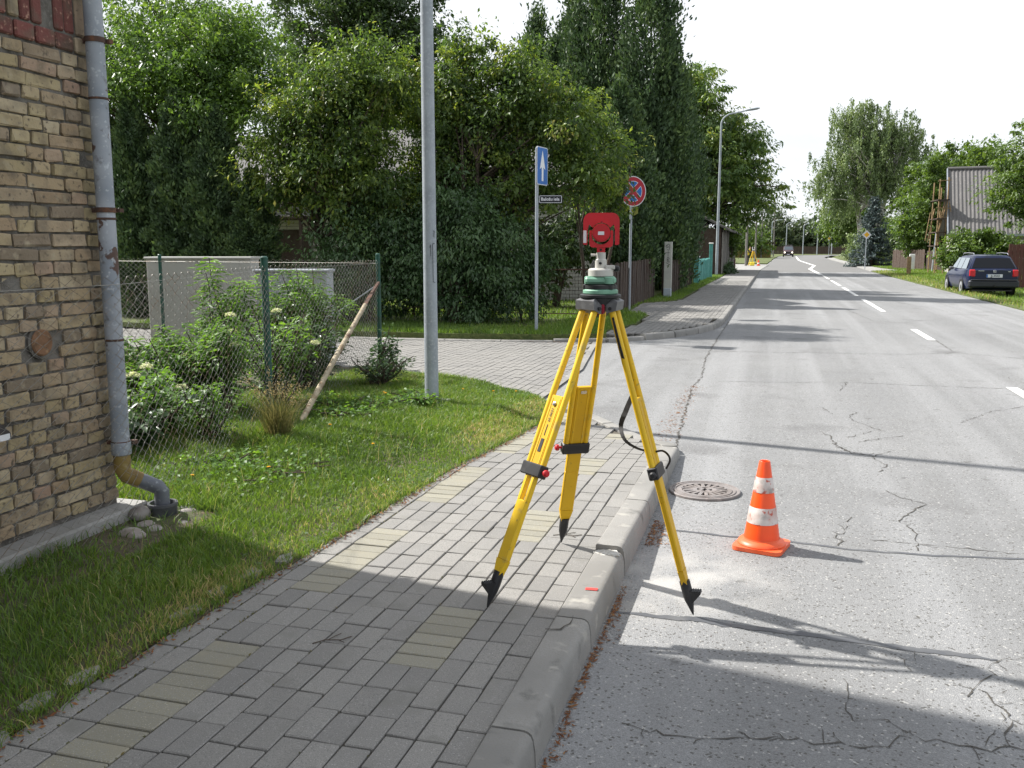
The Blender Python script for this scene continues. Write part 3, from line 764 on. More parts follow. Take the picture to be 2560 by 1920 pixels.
V, F, T = blades(Pa, .085, .02, g, .6, np.clip(.42 + .2 * fbm(Pa[:, 0], Pa[:, 1], 1.2) + g.normal(0, .15, len(Pa)), 0, .95), 1)
tag(link('grass', np_mesh('grass', V, F, T), M['grass']), 'mown grass strip on the far corner beneath the signs', 'grass', kind='stuff')
P = scatter(rv_poly, 90000, g, rvz, (6.3, 22, 20, 110))
e = P[:, 0] - 6.4
t = np.where(e < .9, g.uniform(.55, 1.0, len(P)), g.uniform(.25, .85, len(P)))
V, F, T = blades(P, .11, .04, g, .6, t, 1)
tag(link('grass', np_mesh('grass', V, F, T), M['grass']), 'sunlit green grass on the right verge, yellowed at the road edge', 'grass', kind='stuff')

# broad-leaved lawn weeds and clover between the blades, thatch on the ground
P = scatter(near_poly, 15000, g, near_z, (-5.0, 1.6, -2.1, 10.9)); P = P[(P[:, 0] > -3.3) | (P[:, 1] > 4.3)]
P = P[fbm(P[:, 0], P[:, 1], 3.1, 4.0) + g.normal(0, .3, len(P)) > .18]; n = len(P)
P[:, 2] += g.uniform(.006, .045, n); a = g.uniform(0, 6.28, n)
D = np.stack([np.cos(a), np.sin(a), g.normal(.15, .3, n)], 1); D /= np.linalg.norm(D, axis=1, keepdims=True); S = np.stack([-np.sin(a), np.cos(a), g.normal(0, .25, n)], 1)
l = g.uniform(.012, .034, n)[:, None]; V = np.stack([P - D * l * .5, P + S * l * .32, P + D * l * .5, P - S * l * .32], 1).reshape(-1, 3)
tag(link('lawn_weeds', np_mesh('lawn_weeds', V, np.arange(n)[:, None] * 4 + np.array([[0, 1, 2, 3]]), np.repeat(g.uniform(.05, .6, n), 4)), M['grass']), 'low clover and broad weeds among the near grass', 'weeds', kind='stuff')
# moss and grit in the pavement joints
Q = []
for p in pavers:
    w_ = 14 if p[0] < -2.0 else (3 if p[0] < -1.5 else 1)
    if rng.random() > (.8 if p[0] < -2.0 else .35): continue
    for _ in range(w_): Q.append((p[0] - (cw if p[2] == 'l' else 2 * cw) / 2 + rng.normal(0, .003), p[1] + rng.uniform(-.5, .5) * ln, zs(p[1]) - .004 + rng.uniform(0, .006)))
Q = np.array(Q); n = len(Q); a = g.uniform(0, 6.28, n); l = g.uniform(.003, .009, n)[:, None]
D = np.stack([np.cos(a), np.sin(a), g.normal(.4, .3, n)], 1) * l; S = np.stack([-np.sin(a), np.cos(a), g.normal(.4, .3, n)], 1) * l * .5
tag(link('joint_moss', np_mesh('joint_moss', np.stack([Q - D, Q + S, Q + D, Q - S], 1).reshape(-1, 3), np.arange(n)[:, None] * 4 + np.array([[0, 1, 2, 3]]), np.repeat(g.uniform(0, .9, n), 4)), M['lf_brown']), 'moss and grit in the joints of the near pavement', 'moss', kind='stuff')
# brown litter along the kerb and the verge edge
Q = []
for _ in range(620):
    y = g.uniform(1.5, 4.25); wv = .022 + .035 * max(0, math.sin(y * 7 + 1) + .3 * math.sin(y * 23)); Q.append((-.655 + abs(g.normal(0, wv)) * .6, y, .004))
for _ in range(260): Q.append((-.64 + abs(g.normal(0, .05)), g.uniform(4.9, 5.4), .004))
for _ in range(500): Q.append((-.88 + g.normal(0, .04) + .05 * math.sin(_), g.uniform(7.6, 11), .005))
for _ in range(1500):
    k = g.uniform(2, 9.5); x = np.interp(k, [2, 3.3, 4, 4.8, 5.5, 6.6, 8, 9.1], [-2.262, -2.26, -2.205, -2.15, -2.11, -2.07, -2.04, -2.2]); Q.append((x + g.normal(.01, .022), k, zs(k) + .006))
for _ in range(700): Q.append((g.uniform(-9, -2.8), 15.3 + g.normal(0, .09), .03))
Q = np.array(Q); n = len(Q)
a = g.uniform(0, 6.28, n); l = g.uniform(.006, .016, n)
D = np.stack([np.cos(a), np.sin(a), g.normal(0, .25, n)], 1) * l[:, None]; S = np.stack([-np.sin(a), np.cos(a), g.normal(0, .4, n)], 1) * (l * .3)[:, None]
V = np.stack([Q - D, Q + S, Q + D, Q - S], 1).reshape(-1, 3); V[:, 2] = np.maximum(V[:, 2], .004)
F = np.arange(n)[:, None] * 4 + np.array([[0, 1, 2, 3]])
tag(link('leaf_litter', np_mesh('leaf_litter', V, F, np.repeat(g.uniform(0, 1, n), 4)), M['litter']), 'reddish brown dry litter lying along kerb and verge edge', 'litter', kind='stuff')
# ================================================================== BRICK BUILDING AT THE LEFT
XW = -3.47                                     # face of the brickwork
bld = thing('brick_building', (-3.47, 3.0, .1), 'old yellow brick building with concrete plinth and grey downpipe', 'building')
def lp(p, o=bld): return (p[0] - o.location.x, p[1] - o.location.y, p[2] - o.location.z)
def off(mb, o):                                # world-space builder -> local to the thing (no rotation)
    L = o.location; mb.v = [(x - L.x, y - L.y, z - L.z) for x, y, z in mb.v]; return mb
m = MB(); m.box((-6.5, -.955, 2.95), (6.03, 10.15, 5.9)); off(m, bld).build('wall', M['mortar'], bld)
m = MB(); m.box((-6.42, -.97, .06), (6.16, 10.36, .36), ch=.012); off(m, bld).build('plinth', M['concrete'], bld)
CH = .0695; Z0 = .262; YE = 4.125
br = np.random.default_rng(5)
def brick_mesh(L, H, seed, dep=.10):
    r = np.random.default_rng(seed)
    me = MB().box((-dep / 2, 0, 0), (dep, L, H), ch=.0055).mesh('brick')
    for v in me.vertices:
        v.co.y += r.normal(0, .0030); v.co.z += r.normal(0, .0026); v.co.x += r.normal(0, .0022)
    return me
BS = [brick_mesh(.228, .0575, i) for i in range(7)]; BH = [brick_mesh(.107, .0575, 20 + i) for i in range(7)]; BQ = [brick_mesh(.075, .0575, 40 + i) for i in range(3)]
for me in BS + BH + BQ: me.materials.append(M['brick_old'])
bricks = []
for c in range(51):
    z = Z0 + CH * (c + .5)
    if 2.60 < z < 2.94: continue
    y = YE - (0.01 if c % 2 else .0); first = True
    while y > 1.0:
        if first: L = .066 if c % 2 else .11
        else: L = .231 if br.random() < .33 else .11
        first = False
        bricks.append((y - L / 2, z, L)); y -= L + .011
def vis(y, z):                                 # in front of the lens, roughly inside the frame
    d = Vector((XW, y, z)) - cam.location
    q = cam.rotation_euler.to_matrix().inverted() @ d
    u = q.x / -q.z * 1960; v = q.y / -q.z * 1960
    return abs(u) < 1130 and abs(v) < 850
wallb = MB(); cnt = 0
for (y, z, L) in bricks:
    if (abs(y - 3.65) < .07 and abs(z - 1.186) < .07): continue          # round plug sits here
    hit = vis(y, z) and cnt < 296
    dx = br.normal(0, .0028) - (.010 if br.random() < .06 else 0)
    if hit:
        me = BS[br.integers(7)] if L > .2 else BH[br.integers(7)] if L > .1 else BQ[br.integers(3)]
        o = link('brick', me, None, bld, lp((XW + dx, y, z + br.normal(0, .002))), (br.normal(0, .012), br.normal(0, .01), br.normal(0, .006)))
        o.scale = (1, 1 if L > .1 else L / .079, 1); cnt += 1
    else: wallb.box(lp((XW - .05 + dx, y, z)), (.1, L - .004, .0575), ch=.005)
wallb.build('brick_field', M['brick_old'], bld, kind='stuff')
# red course, soldier course with gaps and the courses over it
m = None
y = YE
for k in range(12):
    L = .118 if k != 0 else .10
    MB().box(lp((XW - .05 + .004 + br.normal(0, .003), y - L / 2, 2.672)), (.1, L, .078), ch=.008).build('brick', M['brick_old'] if k == 0 else M['brick_red'], bld)
    y -= L + .011
y = YE - .02
for k in range(22):
    if k % 5 != 3:
        MB().box(lp((XW - .05 + br.normal(0, .004), y - .032, 2.825)), (.1, .062, .205), ch=.008).build('brick', M['brick_red'] if k % 3 else M['brick_old'], bld)
    y -= .073
m = MB(); m.box((-6.5, -.95, 3.6), (6.1, 10.2, 1.34)); 
off(m, bld).build('upper_wall', M['brick_old'], bld)
m = MB(); m.prism([(-3.1, 5.45), (-6.5, 8.2), (-9.9, 5.45), (-9.9, 5.3), (-6.5, 8.02), (-3.1, 5.3)], -6.4, 4.05, np.array([[1, 0, 0], [0, 0, 1], [0, 1, 0]]))
off(m, bld).build('roof', M['roof_dark'], bld)  # simple roof out of view, added for the shadow it casts
# round wooden plug in the wall
m = MB(); m.lathe([(.066, 0), (.067, .03), (.060, .036)], 20, (XW - .028, 3.652, 1.186), np.array([[0, 0, 1], [1, 0, 0], [0, 1, 0]]))
off(m, bld).build('round_plug', mat('plug_terracotta', (.21, .115, .065), .9, var=[(18, (.12, .07, .04), .45, .62, 6), (40, (.30, .19, .11), .58, .7, 4)], bump=(30, .7, .006)), bld, smooth=True)
m = MB(); m.lathe([(.084, -.012), (.084, .010)], 20, (XW - .012, 3.652, 1.186), np.array([[0, 0, 1], [1, 0, 0], [0, 1, 0]])); off(m, bld).build('plug_mortar', M['mortar'], bld)
# metal sill of a basement opening at the very left
sill = MB().prism([(0, .02), (.13, -.075), (.13, -.105), (0, -.04)], -.30, .02, np.array([[1, 0, 0], [0, 0, 1], [0, 1, 0]]), lp((XW, 3.27, .885))).build('window_sill', M['darkmetal'], bld)
MB().box(lp((XW + .132, 3.13, .795)), (.006, .30, .028)).build('sill_lip', M['label'], sill).location = (0, 0, 0)
# downpipe
M['zinc_dark'] = mat('zinc_dark', (.17, .185, .21), .55, metal=.3, var=[(6, (.12, .13, .15), .42, .6, 5), (40, (.26, .28, .3), .56, .7, 4)])
dpx, dpy = -3.395, 4.075
dp = off(MB().tube([(dpx, dpy, 5.3), (dpx, dpy, .60)], .046, 20), bld).build('downpipe', M['pipe'], bld, smooth=True)
def sub(mb, nm, mt, par, smooth=True): return off(mb, bld).build(nm, M[mt], par, smooth)
for z in (2.41, 1.80, 1.16, 4.2): sub(MB().lathe([(.047, -.006), (.0495, -.004), (.0495, .004), (.047, .006)], 20, (dpx, dpy, z)), 'pipe_joint', 'rust', dp)
for z in (2.70, 1.845, .595):
    sub(MB().lathe([(.047, -.013), (.051, -.013), (.051, .013), (.047, .013)], 20, (dpx, dpy, z)), 'pipe_bracket', 'rust', dp)
    sub(MB().box((dpx - .055, dpy, z), (.11, .012, .024)).box((dpx + .045, dpy + .05, z), (.03, .03, .02)), 'bracket_arm', 'rust', dp, False)
sub(MB().lathe([(.047, .53), (.052, .535), (.052, .60), (.048, .61)], 20, (dpx, dpy, 0)), 'pipe_sleeve', 'zinc', dp)
sub(MB().tube([(dpx, dpy, .56), (dpx, dpy, .45), (dpx + .012, dpy + .012, .415), (dpx + .06, dpy + .06, .375)], .045, 18), 'yellow_elbow', 'pipe_yellow', dp)
sub(MB().tube([(dpx + .05, dpy + .05, .385), (dpx + .128, dpy + .122, .325), (dpx + .140, dpy + .134, .30), (dpx + .140, dpy + .134, .18)], .041, 18), 'grey_elbow', 'zinc_dark', dp)
pot = thing('drain_pot', (dpx + .14, dpy + .134, .125), 'round dark grey drain pot on ground below downpipe', 'drain')
MB().lathe([(.070, 0), (.076, .01), (.078, .09), (.082, .095), (.082, .11), (.068, .11), (.066, .03)], 24).build('pot', mat('pot_grey', (.07, .073, .08), .7, var=[(9, (.11, .112, .115), .5, .66, 5)]), pot, smooth=True)
MB().lathe([(.0, .04), (.066, .04)], 24, cap=False).build('pot_floor', M['dark'], pot)
# field stones round the pot
def stone(loc, s, seed, label):
    r = np.random.default_rng(seed); bm = bmesh.new(); bmesh.ops.create_icosphere(bm, subdivisions=3, radius=1)
    ph = r.uniform(0, 6, 6)
    for v in bm.verts:
        c = v.co; k = 1 + .10 * math.sin(2.3 * c.x + ph[0]) + .09 * math.sin(2.9 * c.y + ph[1]) + .08 * math.sin(3.3 * c.z + ph[2]) + .05 * math.sin(6 * c.x + 5 * c.z + ph[3])
        v.co = Vector((c.x * s[0], c.y * s[1], c.z * s[2])) * k
    me = bpy.data.meshes.new('stone'); bm.to_mesh(me); bm.free(); me.polygons.foreach_set('use_smooth', [True] * len(me.polygons))
    return tag(link('stone', me, M['stone'], None, loc, (0, 0, r.uniform(0, 6))), label, 'stone', 'stones at the downpipe')
stone((-3.30, 4.06, .20), (.06, .05, .05), 1, 'brown stone leaning between plinth and drain pot')
stone((-3.21, 4.00, .15), (.055, .05, .035), 2, 'flat reddish stone in front of drain pot')
stone((-3.16, 3.84, .155), (.10, .065, .04), 3, 'long grey stone, nearest the pavement in the heap')
stone((-3.12, 3.97, .15), (.05, .045, .035), 4, 'small pale stone beside the long grey stone')
stone((-3.27, 3.93, .15), (.05, .04, .03), 5, 'small dark stone against the plinth edge')
stone((-3.18, 4.30, .14), (.07, .05, .035), 6, 'pale broken stone right of drain pot')
stone((-3.07, 4.13, .14), (.05, .04, .03), 8, 'whitish stone half sunk in grass near pot')
MB().box((-3.28, 4.42, .155), (.20, .16, .03), ch=.006).build('slab_rest', M['concrete'], bld).location = tuple(-x for x in bld.location)

# ================================================================== CHAIN LINK FENCE
fence = thing('chain_link_fence', (-4.12, 6.8, .1), 'green-posted chain link fence with slanting brace around the garden', 'fence')
FP = [(-3.24, 1.6), (-3.265, 3.0), (-3.29, 4.02), (-4.12, 6.8), (-4.73, 10.44)]
SP = [(-4.73, 10.44), (-8.3, 10.96), (-13.5, 12.2)]
def wiremesh(path, ztop, zbot, pitch=.056, hgt=.062, rad=.0019, name='wire_mesh', sag=.0):
    pts = [np.array(p) for p in path]; seg = [np.linalg.norm(b - a) for a, b in zip(pts, pts[1:])]; tot = sum(seg)
    def at(s):
        for (a, b, L) in zip(pts, pts[1:], seg):
            if s <= L: return a + (b - a) * s / L, (b - a) / L
            s -= L
        return pts[-1], (pts[-1] - pts[-2]) / seg[-1]
    V = []; F = []; nz = int((ztop - zbot) / (hgt / 2)); k = 0; s = 0.0
    r2 = np.random.default_rng(3)
    while s < tot:
        base = len(V); ph = k % 2
        zb = zbot + r2.normal(0, .008)
        for i in range(nz + 1):
            z = zb + (ztop - zb) * i / nz
            u = s + (pitch / 2) * (1 if (i + ph) % 2 else -1)
            p, d = at(min(max(u, 0), tot)); nrm = np.array((d[1], -d[0]))
            bulge = .02 * math.sin(s * 1.1 + z * 2) + sag * math.sin(z * 3)
            p = p + nrm * (((.0022 if i % 2 else -.0022)) + bulge)
            for a in range(3):
                an = a * 2.094
                V.append((p[0] + nrm[0] * rad * math.cos(an) + d[0] * rad * math.sin(an), p[1] + nrm[1] * rad * math.cos(an) + d[1] * rad * math.sin(an), z))
        for i in range(nz):
            for a in range(3):
                a2 = (a + 1) % 3; F.append((base + 3 * i + a, base + 3 * i + a2, base + 3 * (i + 1) + a2, base + 3 * (i + 1) + a))
        s += pitch; k += 1
    V = np.array(V) - np.array(fence.location)
    o = link(name, np_mesh(name, V, np.array(F)), M['wire'], fence); o['kind'] = 'stuff'; return o
wiremesh(FP, 1.50, .13); wiremesh(SP, 1.50, .14)
def fpost(x, y, h, r=.024): return off(MB().lathe([(r, 0), (r, h), (r * 1.08, h), (r * 1.08, h + .02), (r * .6, h + .03)], 14, (x, y, .05)), fence).build('post', M['post_green'], fence, smooth=True)
fpost(-4.13, 6.82, 1.50, .030); fpost(-4.74, 10.46, 1.50, .028); fpost(-8.3, 10.98, 1.48); fpost(-13.4, 12.2, 1.48); fpost(-3.23, 1.7, 1.5)
for z in (1.46,):
    off(MB().tube([(x, y, z) for x, y in FP], .0014, 4), fence).build('tension_wire', M['wire'], fence)
    off(MB().tube([(x, y, z) for x, y in SP], .0018, 4), fence).build('tension_wire', M['wire'], fence)
bp = off(MB().tube([(-3.80, 6.6, .08), (-4.17, 8.1, .54), (-4.50, 9.55, 1.0)], [.026, .027, .024], 12), fence).build('brace', M['birchpole'], fence, smooth=True)
off(MB().bar((-4.48, 9.45, .97), (-4.58, 9.9, 1.11), .045, .012).bar((-4.58, 9.9, 1.11), (-4.72, 10.42, 1.22), .03, .03), fence).build('brace_plate', M['rust'], bp)
off(MB().tube([(-4.74, 10.46, 1.2), (-5.9, 10.6, .5)], .010, 8), fence).build('stay_rod', M['galv'], fence)

# ================================================================== STREET LAMPS
def street_lamp(loc, H, r0, r1, arm, label, rz=0, base=True, group='street lamps'):
    t = thing('street_lamp', loc, label, 'street lamp', group, rz)
    zz = [0, .02, H * .5, H - .55]
    MB().tube([(0, 0, z) for z in zz], [r0, r0, (r0 + r1) / 2, r1], 20).build('pole', M['galv'], t, smooth=True)
    pts = [(0, 0, H - .6)] + [(arm * .55 * (1 - math.cos(a)), 0, H - .55 + .55 * math.sin(a)) for a in np.linspace(.1, math.pi / 2, 7)] + [(arm, 0, H + .12)]
    MB().tube(pts, [r1] + [r1 * .85] * 7 + [r1 * .6], 12).build('arm', M['galv'], t, smooth=True)
    MB().lathe([(.05, -.36), (.12, -.24), (.15, .0), (.14, .26), (.05, .40)], 14, (arm + .25, 0, H + .16), np.array([[0, 0, 1], [0, 1, 0], [.45, 0, .12]])).build('lamp_head', M['galv'], t, smooth=True)
    if base: MB().box((0, 0, -.02), (.34, .30, .07), ch=.012).build('base', M['concrete'], t)
    return t
lamp = street_lamp((-3.26, 8.42, .12), 8.6, .069, .048, 1.4, 'thick galvanised lamp pole on the grass beside the chain link fence')
street_lamp((-3.12, 51.9, .13), 8.7, .085, .05, 1.35, 'lamp post with curved arm beside teal fence, nearest of the arched ones')
# hand-painted marks on the near pole
def curved_strokes(strokes, r, zc, ang0, name, par, wd=.006):
    mb = MB()
    for st in strokes:
        for (a0, z0), (a1, z1) in zip(st, st[1:]):
            k = max(1, int(abs(a1 - a0) / .06))
            for i in range(k):
                b0 = a0 + (a1 - a0) * i / k; b1 = a0 + (a1 - a0) * (i + 1) / k; y0 = z0 + (z1 - z0) * i / k; y1 = z0 + (z1 - z0) * (i + 1) / k
                p = lambda a, z: np.array((r * math.cos(ang0 + a), r * math.sin(ang0 + a), zc + z))
                A, B = p(b0, y0), p(b1, y1); d = (B - A) / np.linalg.norm(B - A); n = np.array((math.cos(ang0 + b0), math.sin(ang0 + b0), 0)); s = np.cross(d, n) * wd / 2
                mb.quad(A + s, A - s, B - s, B + s)
    return mb.build(name, M['ink'], par)
ca = math.atan2(-8.42, 3.26)
curved_strokes([[(.5, .03), (.72, .03), (.62, -.03)]], .0715, 1.66, ca, 'painted_mark', lamp)
curved_strokes([[(.1, -.06), (.14, -.17)], [(.0, -.09), (.1, -.06)], [(.75, -.05), (.40, -.052), (.44, -.42), (.75, -.43)]], .0715, 1.62, ca, 'painted_mark', lamp, .005)

# ================================================================== CABINETS
def cabinet(loc, w, d, h, mt, rz, label):
    t = thing('utility_cabinet', loc, label, 'cabinet', 'utility cabinets', rz)
    MB().box((0, 0, h / 2), (w, d, h), ch=.008).build('body', M[mt], t)
    MB().box((0, 0, h + .012), (w + .05, d + .06, .035), ch=.010).build('lid', M[mt], t)
    for k in range(5): MB().lathe([(.010, 0), (.010, .012)], 8, (-w / 2 + w * (k + .5) / 5, -d / 2 - .03 + .012, h - .04), rotm('X', R(90))).build('bolt', M['black'], t)
    return t
cabinet((-8.08, 11.68, .06), 1.52, .42, 1.43, 'cabinet', R(15), 'wide cream utility cabinet behind the chain link fence')
cabinet((-6.33, 11.22, .06), .98, .38, 1.27, 'cabinet2', R(14), 'lower blue-grey utility cabinet right of the cream one')

# ================================================================== SURVEY TRIPOD AND TARGET
HX, HY = -.745, 4.02
tri = thing('survey_tripod', (HX, HY, .12), 'yellow survey tripod straddling the kerb, nearest the camera', 'tripod', 'survey tripods')
def T(mb): return off(mb, tri)
def tleg(foot, pedal_side, slot, knob=1, kmat='red'):
    foot = np.array(foot, float); rad = foot[:2] - np.array((HX, HY)); rad /= np.linalg.norm(rad); rd = np.array((*rad, 0)); tg = np.array((-rad[1], rad[0], 0))
    top = np.array((HX, HY, 1.385)) + rd * .062
    ax = foot - top; L = np.linalg.norm(ax); d = ax / L; nrm = np.cross(tg, d)
    at = lambda s, o=0, n=0: top + d * s + tg * o + nrm * n
    gl = lambda a, b: [at(s, o) for s, o in (a, b)]
    leg = T(MB().tube([at(.0, -.040), at(.42, -.050), at(.76, -.050)], .0145, 12).tube([at(0, .040), at(.42, .050), at(.76, .050)], .0145, 12)).build('leg', M['yellow'], tri, smooth=True)
    def s_(mb, nm, mt, sm=False): return T(mb).build(nm, M[mt], leg, sm)
    s_(MB().bar(at(.415), at(.735), .074, .020, nrm, ch=.003), 'panel', 'yellow_dk')
    s_(MB().bar(at(.43, -.025), at(.735, -.025), .006, .024, nrm).bar(at(.43, .025), at(.735, .025), .006, .024, nrm), 'panel_groove', 'yellow')
    s_(MB().bar(at(.728), at(.785), .138, .046, nrm, ch=.005), 'clamp', 'black')
    sg = (1 if np.dot(tg, (1, -.2, 0)) > 0 else -1) * knob
    s_(MB().lathe([(.006, 0), (.006, .02), (.015, .022), (.016, .034), (.010, .040)], 10, at(.757, sg * .062, -.005), np.stack([*[v for v in (d, np.cross(tg * sg, d), tg * sg)]], 1)), 'clamp_knob', kmat, True)
    # sliding lower leg, slotted at its top, waisted at the foot
    Ls = L - .165
    wl = .034
    lw = MB()
    lw.bar(at(.775, -.024), at(.90, -.024), .022, .026, nrm, ch=.004).bar(at(.775, .024), at(.90, .024), .022, .026, nrm, ch=.004) if slot else lw.bar(at(.775), at(.90), .070, .026, nrm, ch=.004)
    lw.bar(at(.895), at(Ls - .05), .070, .026, nrm, ch=.005)
    a0, a1 = at(Ls - .052), at(Ls + .02)
    V = [a0 + tg * .035 + nrm * .013, a0 - tg * .035 + nrm * .013, a0 - tg * .035 - nrm * .013, a0 + tg * .035 - nrm * .013, a1 + tg * .019 + nrm * .013, a1 - tg * .019 + nrm * .013, a1 - tg * .019 - nrm * .013, a1 + tg * .019 - nrm * .013]
    lw.add(V, [(0, 1, 2, 3), (7, 6, 5, 4), (0, 4, 5, 1), (1, 5, 6, 2), (2, 6, 7, 3), (3, 7, 4, 0)])
    s_(lw, 'lower_leg', 'yellow' if slot else 'yellow_dk')
    sh = MB().tube([at(Ls), at(Ls + .055), at(Ls + .085), at(L - .004)], [.024, .024, .022, .003], 10)
    s_(sh, 'shoe', 'black', True)
    if pedal_side:
        pd = rd * 1.0
        a = at(Ls + .05); b = a + pd * .062 + np.array((0, 0, .004))
        up = np.array((0, 0, .006)); sd = tg * .020
        mbp = MB(); low = at(Ls + .115)
        mbp.add([a + sd + up, a - sd + up, b - sd * 1.0 + up, b + sd * 1.0 + up, low + sd * .5, low - sd * .5, b - sd - up, b + sd - up],
                [(0, 1, 2, 3), (0, 3, 7, 4), (1, 5, 6, 2), (3, 2, 6, 7), (4, 7, 6, 5), (0, 4, 5, 1)])
        for k in range(6):
            q = a + (b - a) * (k + .5) / 6 + up; mbp.bar(q - sd, q + sd, .004, .006)
        s_(mbp, 'foot_pedal', 'black')
    # hinge casting
    c0 = top + rd * -.005 + np.array((0, 0, .005))
    hg = MB(); u = np.array((0, 0, 1.))
    A = c0 + u * .045 - rd * .03; B = at(.012) + rd * .0
    V = []
    for (p, wt, nn) in ((A, .030, .022), (c0 + u * .018 + rd * .012, .062, .026), (at(.016), .064, .022)):
        V += [p + tg * wt + nrm * nn, p - tg * wt + nrm * nn, p - tg * wt - nrm * nn, p + tg * wt - nrm * nn]
    hg.add(V, [(3, 2, 1, 0), (8, 9, 10, 11)] + [(4 * i + k, 4 * i + (k + 1) % 4, 4 * i + 4 + (k + 1) % 4, 4 * i + 4 + k) for i in range(2) for k in range(4)])
    s_(hg, 'hinge_block', 'grey_cast')
    s_(MB().lathe([(.008, -.072), (.008, .072)], 8, at(.0), np.stack([rd, np.cross(tg, rd), tg], 1)), 'hinge_bolt', 'black')
    return leg, at
legA, atA = tleg((-1.13, 3.54, .118), True, True)
legB, atB = tleg((-1.02, 4.48, .118), False, False, -1)
legC, atC = tleg((-.29, 3.98, .004), True, False, 1, 'black')
T(MB().lathe([(.070, 1.395), (.078, 1.405), (.080, 1.425), (.079, 1.43), (.092, 1.432), (.092, 1.442), (.086, 1.446)], 28, (HX, HY, 0))).build('head_plate', M['black'], tri, smooth=True)
T(MB().box((HX + .004, HY - .058, 1.385), (.055, .03, .05), ch=.006)).build('centring_screw', M['red_dk'], tri)
# label print on leg A and small plates
def text_mesh(txt, size, name):
    cu = bpy.data.curves.new(name, 'FONT'); cu.body = txt; cu.size = size; cu.align_x = 'CENTER'; cu.align_y = 'CENTER'; cu.resolution_u = 3; cu.offset = size * .02
    o = bpy.data.objects.new(name, cu); COL.objects.link(o)
    dg = bpy.context.evaluated_depsgraph_get(); me = bpy.data.meshes.new_from_object(o.evaluated_get(dg))
    bpy.data.objects.remove(o); bpy.data.curves.remove(cu); me.name = name
    return me
def put_text(txt, size, c, right, up, mt, par, name='lettering', base=(0, 0, 0), bold=0):
    me = text_mesh(txt, size, name); right = Vector(right).normalized(); up = Vector(up).normalized(); n = right.cross(up)
    for v in me.vertices: p = Vector(c) + right * v.co.x + up * v.co.y - Vector(base); v.co = p
    me.materials.clear()
    return link(name, me, M[mt], par)
dA = atA(1) - atA(0); dA /= np.linalg.norm(dA); rdA = np.array((-.385, -.48, 0)); rdA /= np.linalg.norm(rdA); tgA = np.array((-rdA[1], rdA[0], 0)); nA = np.cross(tgA, dA)
if nA[1] > 0: nA = -nA
base = tri.location
put_text('65.0621', .020, atA(.505) + nA * .0125, -dA, np.cross(nA, -dA), 'ink', legA, base=base)
T(MB().bar(atA(.615) + nA * .0112, atA(.675) + nA * .0112, .020, .0016, nA)).build('name_plate', M['ink'], legA)
T(MB().bar(atA(.55) + nA * .0112, atA(.60) + nA * .0112, .004, .0014, nA)).build('name_line', M['ink'], legA)
T(MB().lathe([(.010, -.016), (.010, .016), (.006, .018)], 10, atA(.455), np.stack([tgA, np.cross(nA, tgA), nA], 1))).build('panel_screw', M['chrome'], legA, True)
rdB = np.array((-.275, .46, 0)); rdB /= np.linalg.norm(rdB); tgB = np.array((-rdB[1], rdB[0], 0)); dB = atB(1) - atB(0); nB = np.cross(tgB, dB); nB = nB if nB[1] < 0 else -nB
T(MB().bar(atB(.44, -.014) + nB * .012, atB(.44, .014) + nB * .012, .016, .003, nB)).build('maker_plate', M['chrome'], legB)
# carrying strap hanging from the head to leg C
SPt = [atC(.04, -.055, 0), atC(.22, -.062, .0), (-.60, 4.10, 1.02), (-.63, 4.12, .92), (-.655, 4.10, .84), (-.63, 4.06, .78), (-.57, 4.05, .745), (-.50, 4.04, .735), (-.455, 4.03, .745), (-.425, 4.0, .735), (-.415, 3.99, .71), (-.43, 3.98, .675)]
pts = [np.array(p, float) for p in SPt]; fine = []
for i in range(len(pts) - 1):
    p0, p1, p2, p3 = pts[max(i - 1, 0)], pts[i], pts[i + 1], pts[min(i + 2, len(pts) - 1)]
    for t in np.linspace(0, 1, 5)[:-1]: fine.append(.5 * ((2 * p1) + (-p0 + p2) * t + (2 * p0 - 5 * p1 + 4 * p2 - p3) * t * t + (-p0 + 3 * p1 - 3 * p2 + p3) * t ** 3))
fine.append(pts[-1]); m = MB(); nrm_v = np.array((-.35, -.9, .25))
for i, (a, b) in enumerate(zip(fine, fine[1:])): m.bar(a, b + (b - a) * .08, .009 + .017 * math.exp(-((i / len(fine) - .27) / .16) ** 2), .003, nrm_v)
T(m).build('strap', M['black'], tri)

# reflector target on its tribrach
tg_ = thing('prism_target', (HX, HY, 1.446), 'red surveying prism target on green tribrach and grey carrier', 'prism target')
fx = Vector((math.cos(R(10)), math.sin(R(10)), 0)); M10 = rotm('Z', R(10))
def Q(mb, nm, mt, sm=False, par=None): return mb.build(nm, M[mt], par or tg_, sm)
Q(MB().lathe([(.074, .0), (.078, .004), (.078, .016), (.072, .022)], 28), 'base_plate', 'mint', True)
Q(MB().lathe([(.06, .022), (.074, .024), (.074, .040), (.06, .043)], 28), 'foot_ring', 'black', True)
for a in (200, 320, 80): Q(MB().lathe([(.016, .022), (.018, .026), (.018, .040), (.012, .044)], 12, (.062 * math.cos(R(a)), .062 * math.sin(R(a)), 0)), 'foot_screw', 'black', True)
Q(MB().box((0, 0, .061), (.138, .11, .032), M10, ch=.010), 'tribrach', 'mint')
for a in (215, 325, 90): Q(MB().lathe([(.026, .046), (.027, .05), (.027, .074), (.022, .078)], 14, (.050 * math.cos(R(a)), .050 * math.sin(R(a)), 0)), 'tribrach_lobe', 'mint', True)
Q(MB().lathe([(.052, .077), (.056, .080), (.056, .106), (.050, .112), (.034, .114)], 24), 'carrier_base', 'grey_light', True)
Q(MB().lathe([(.026, .112), (.026, .150), (.021, .155), (.021, .182), (.018, .184)], 18), 'carrier_stem', 'grey_light', True)
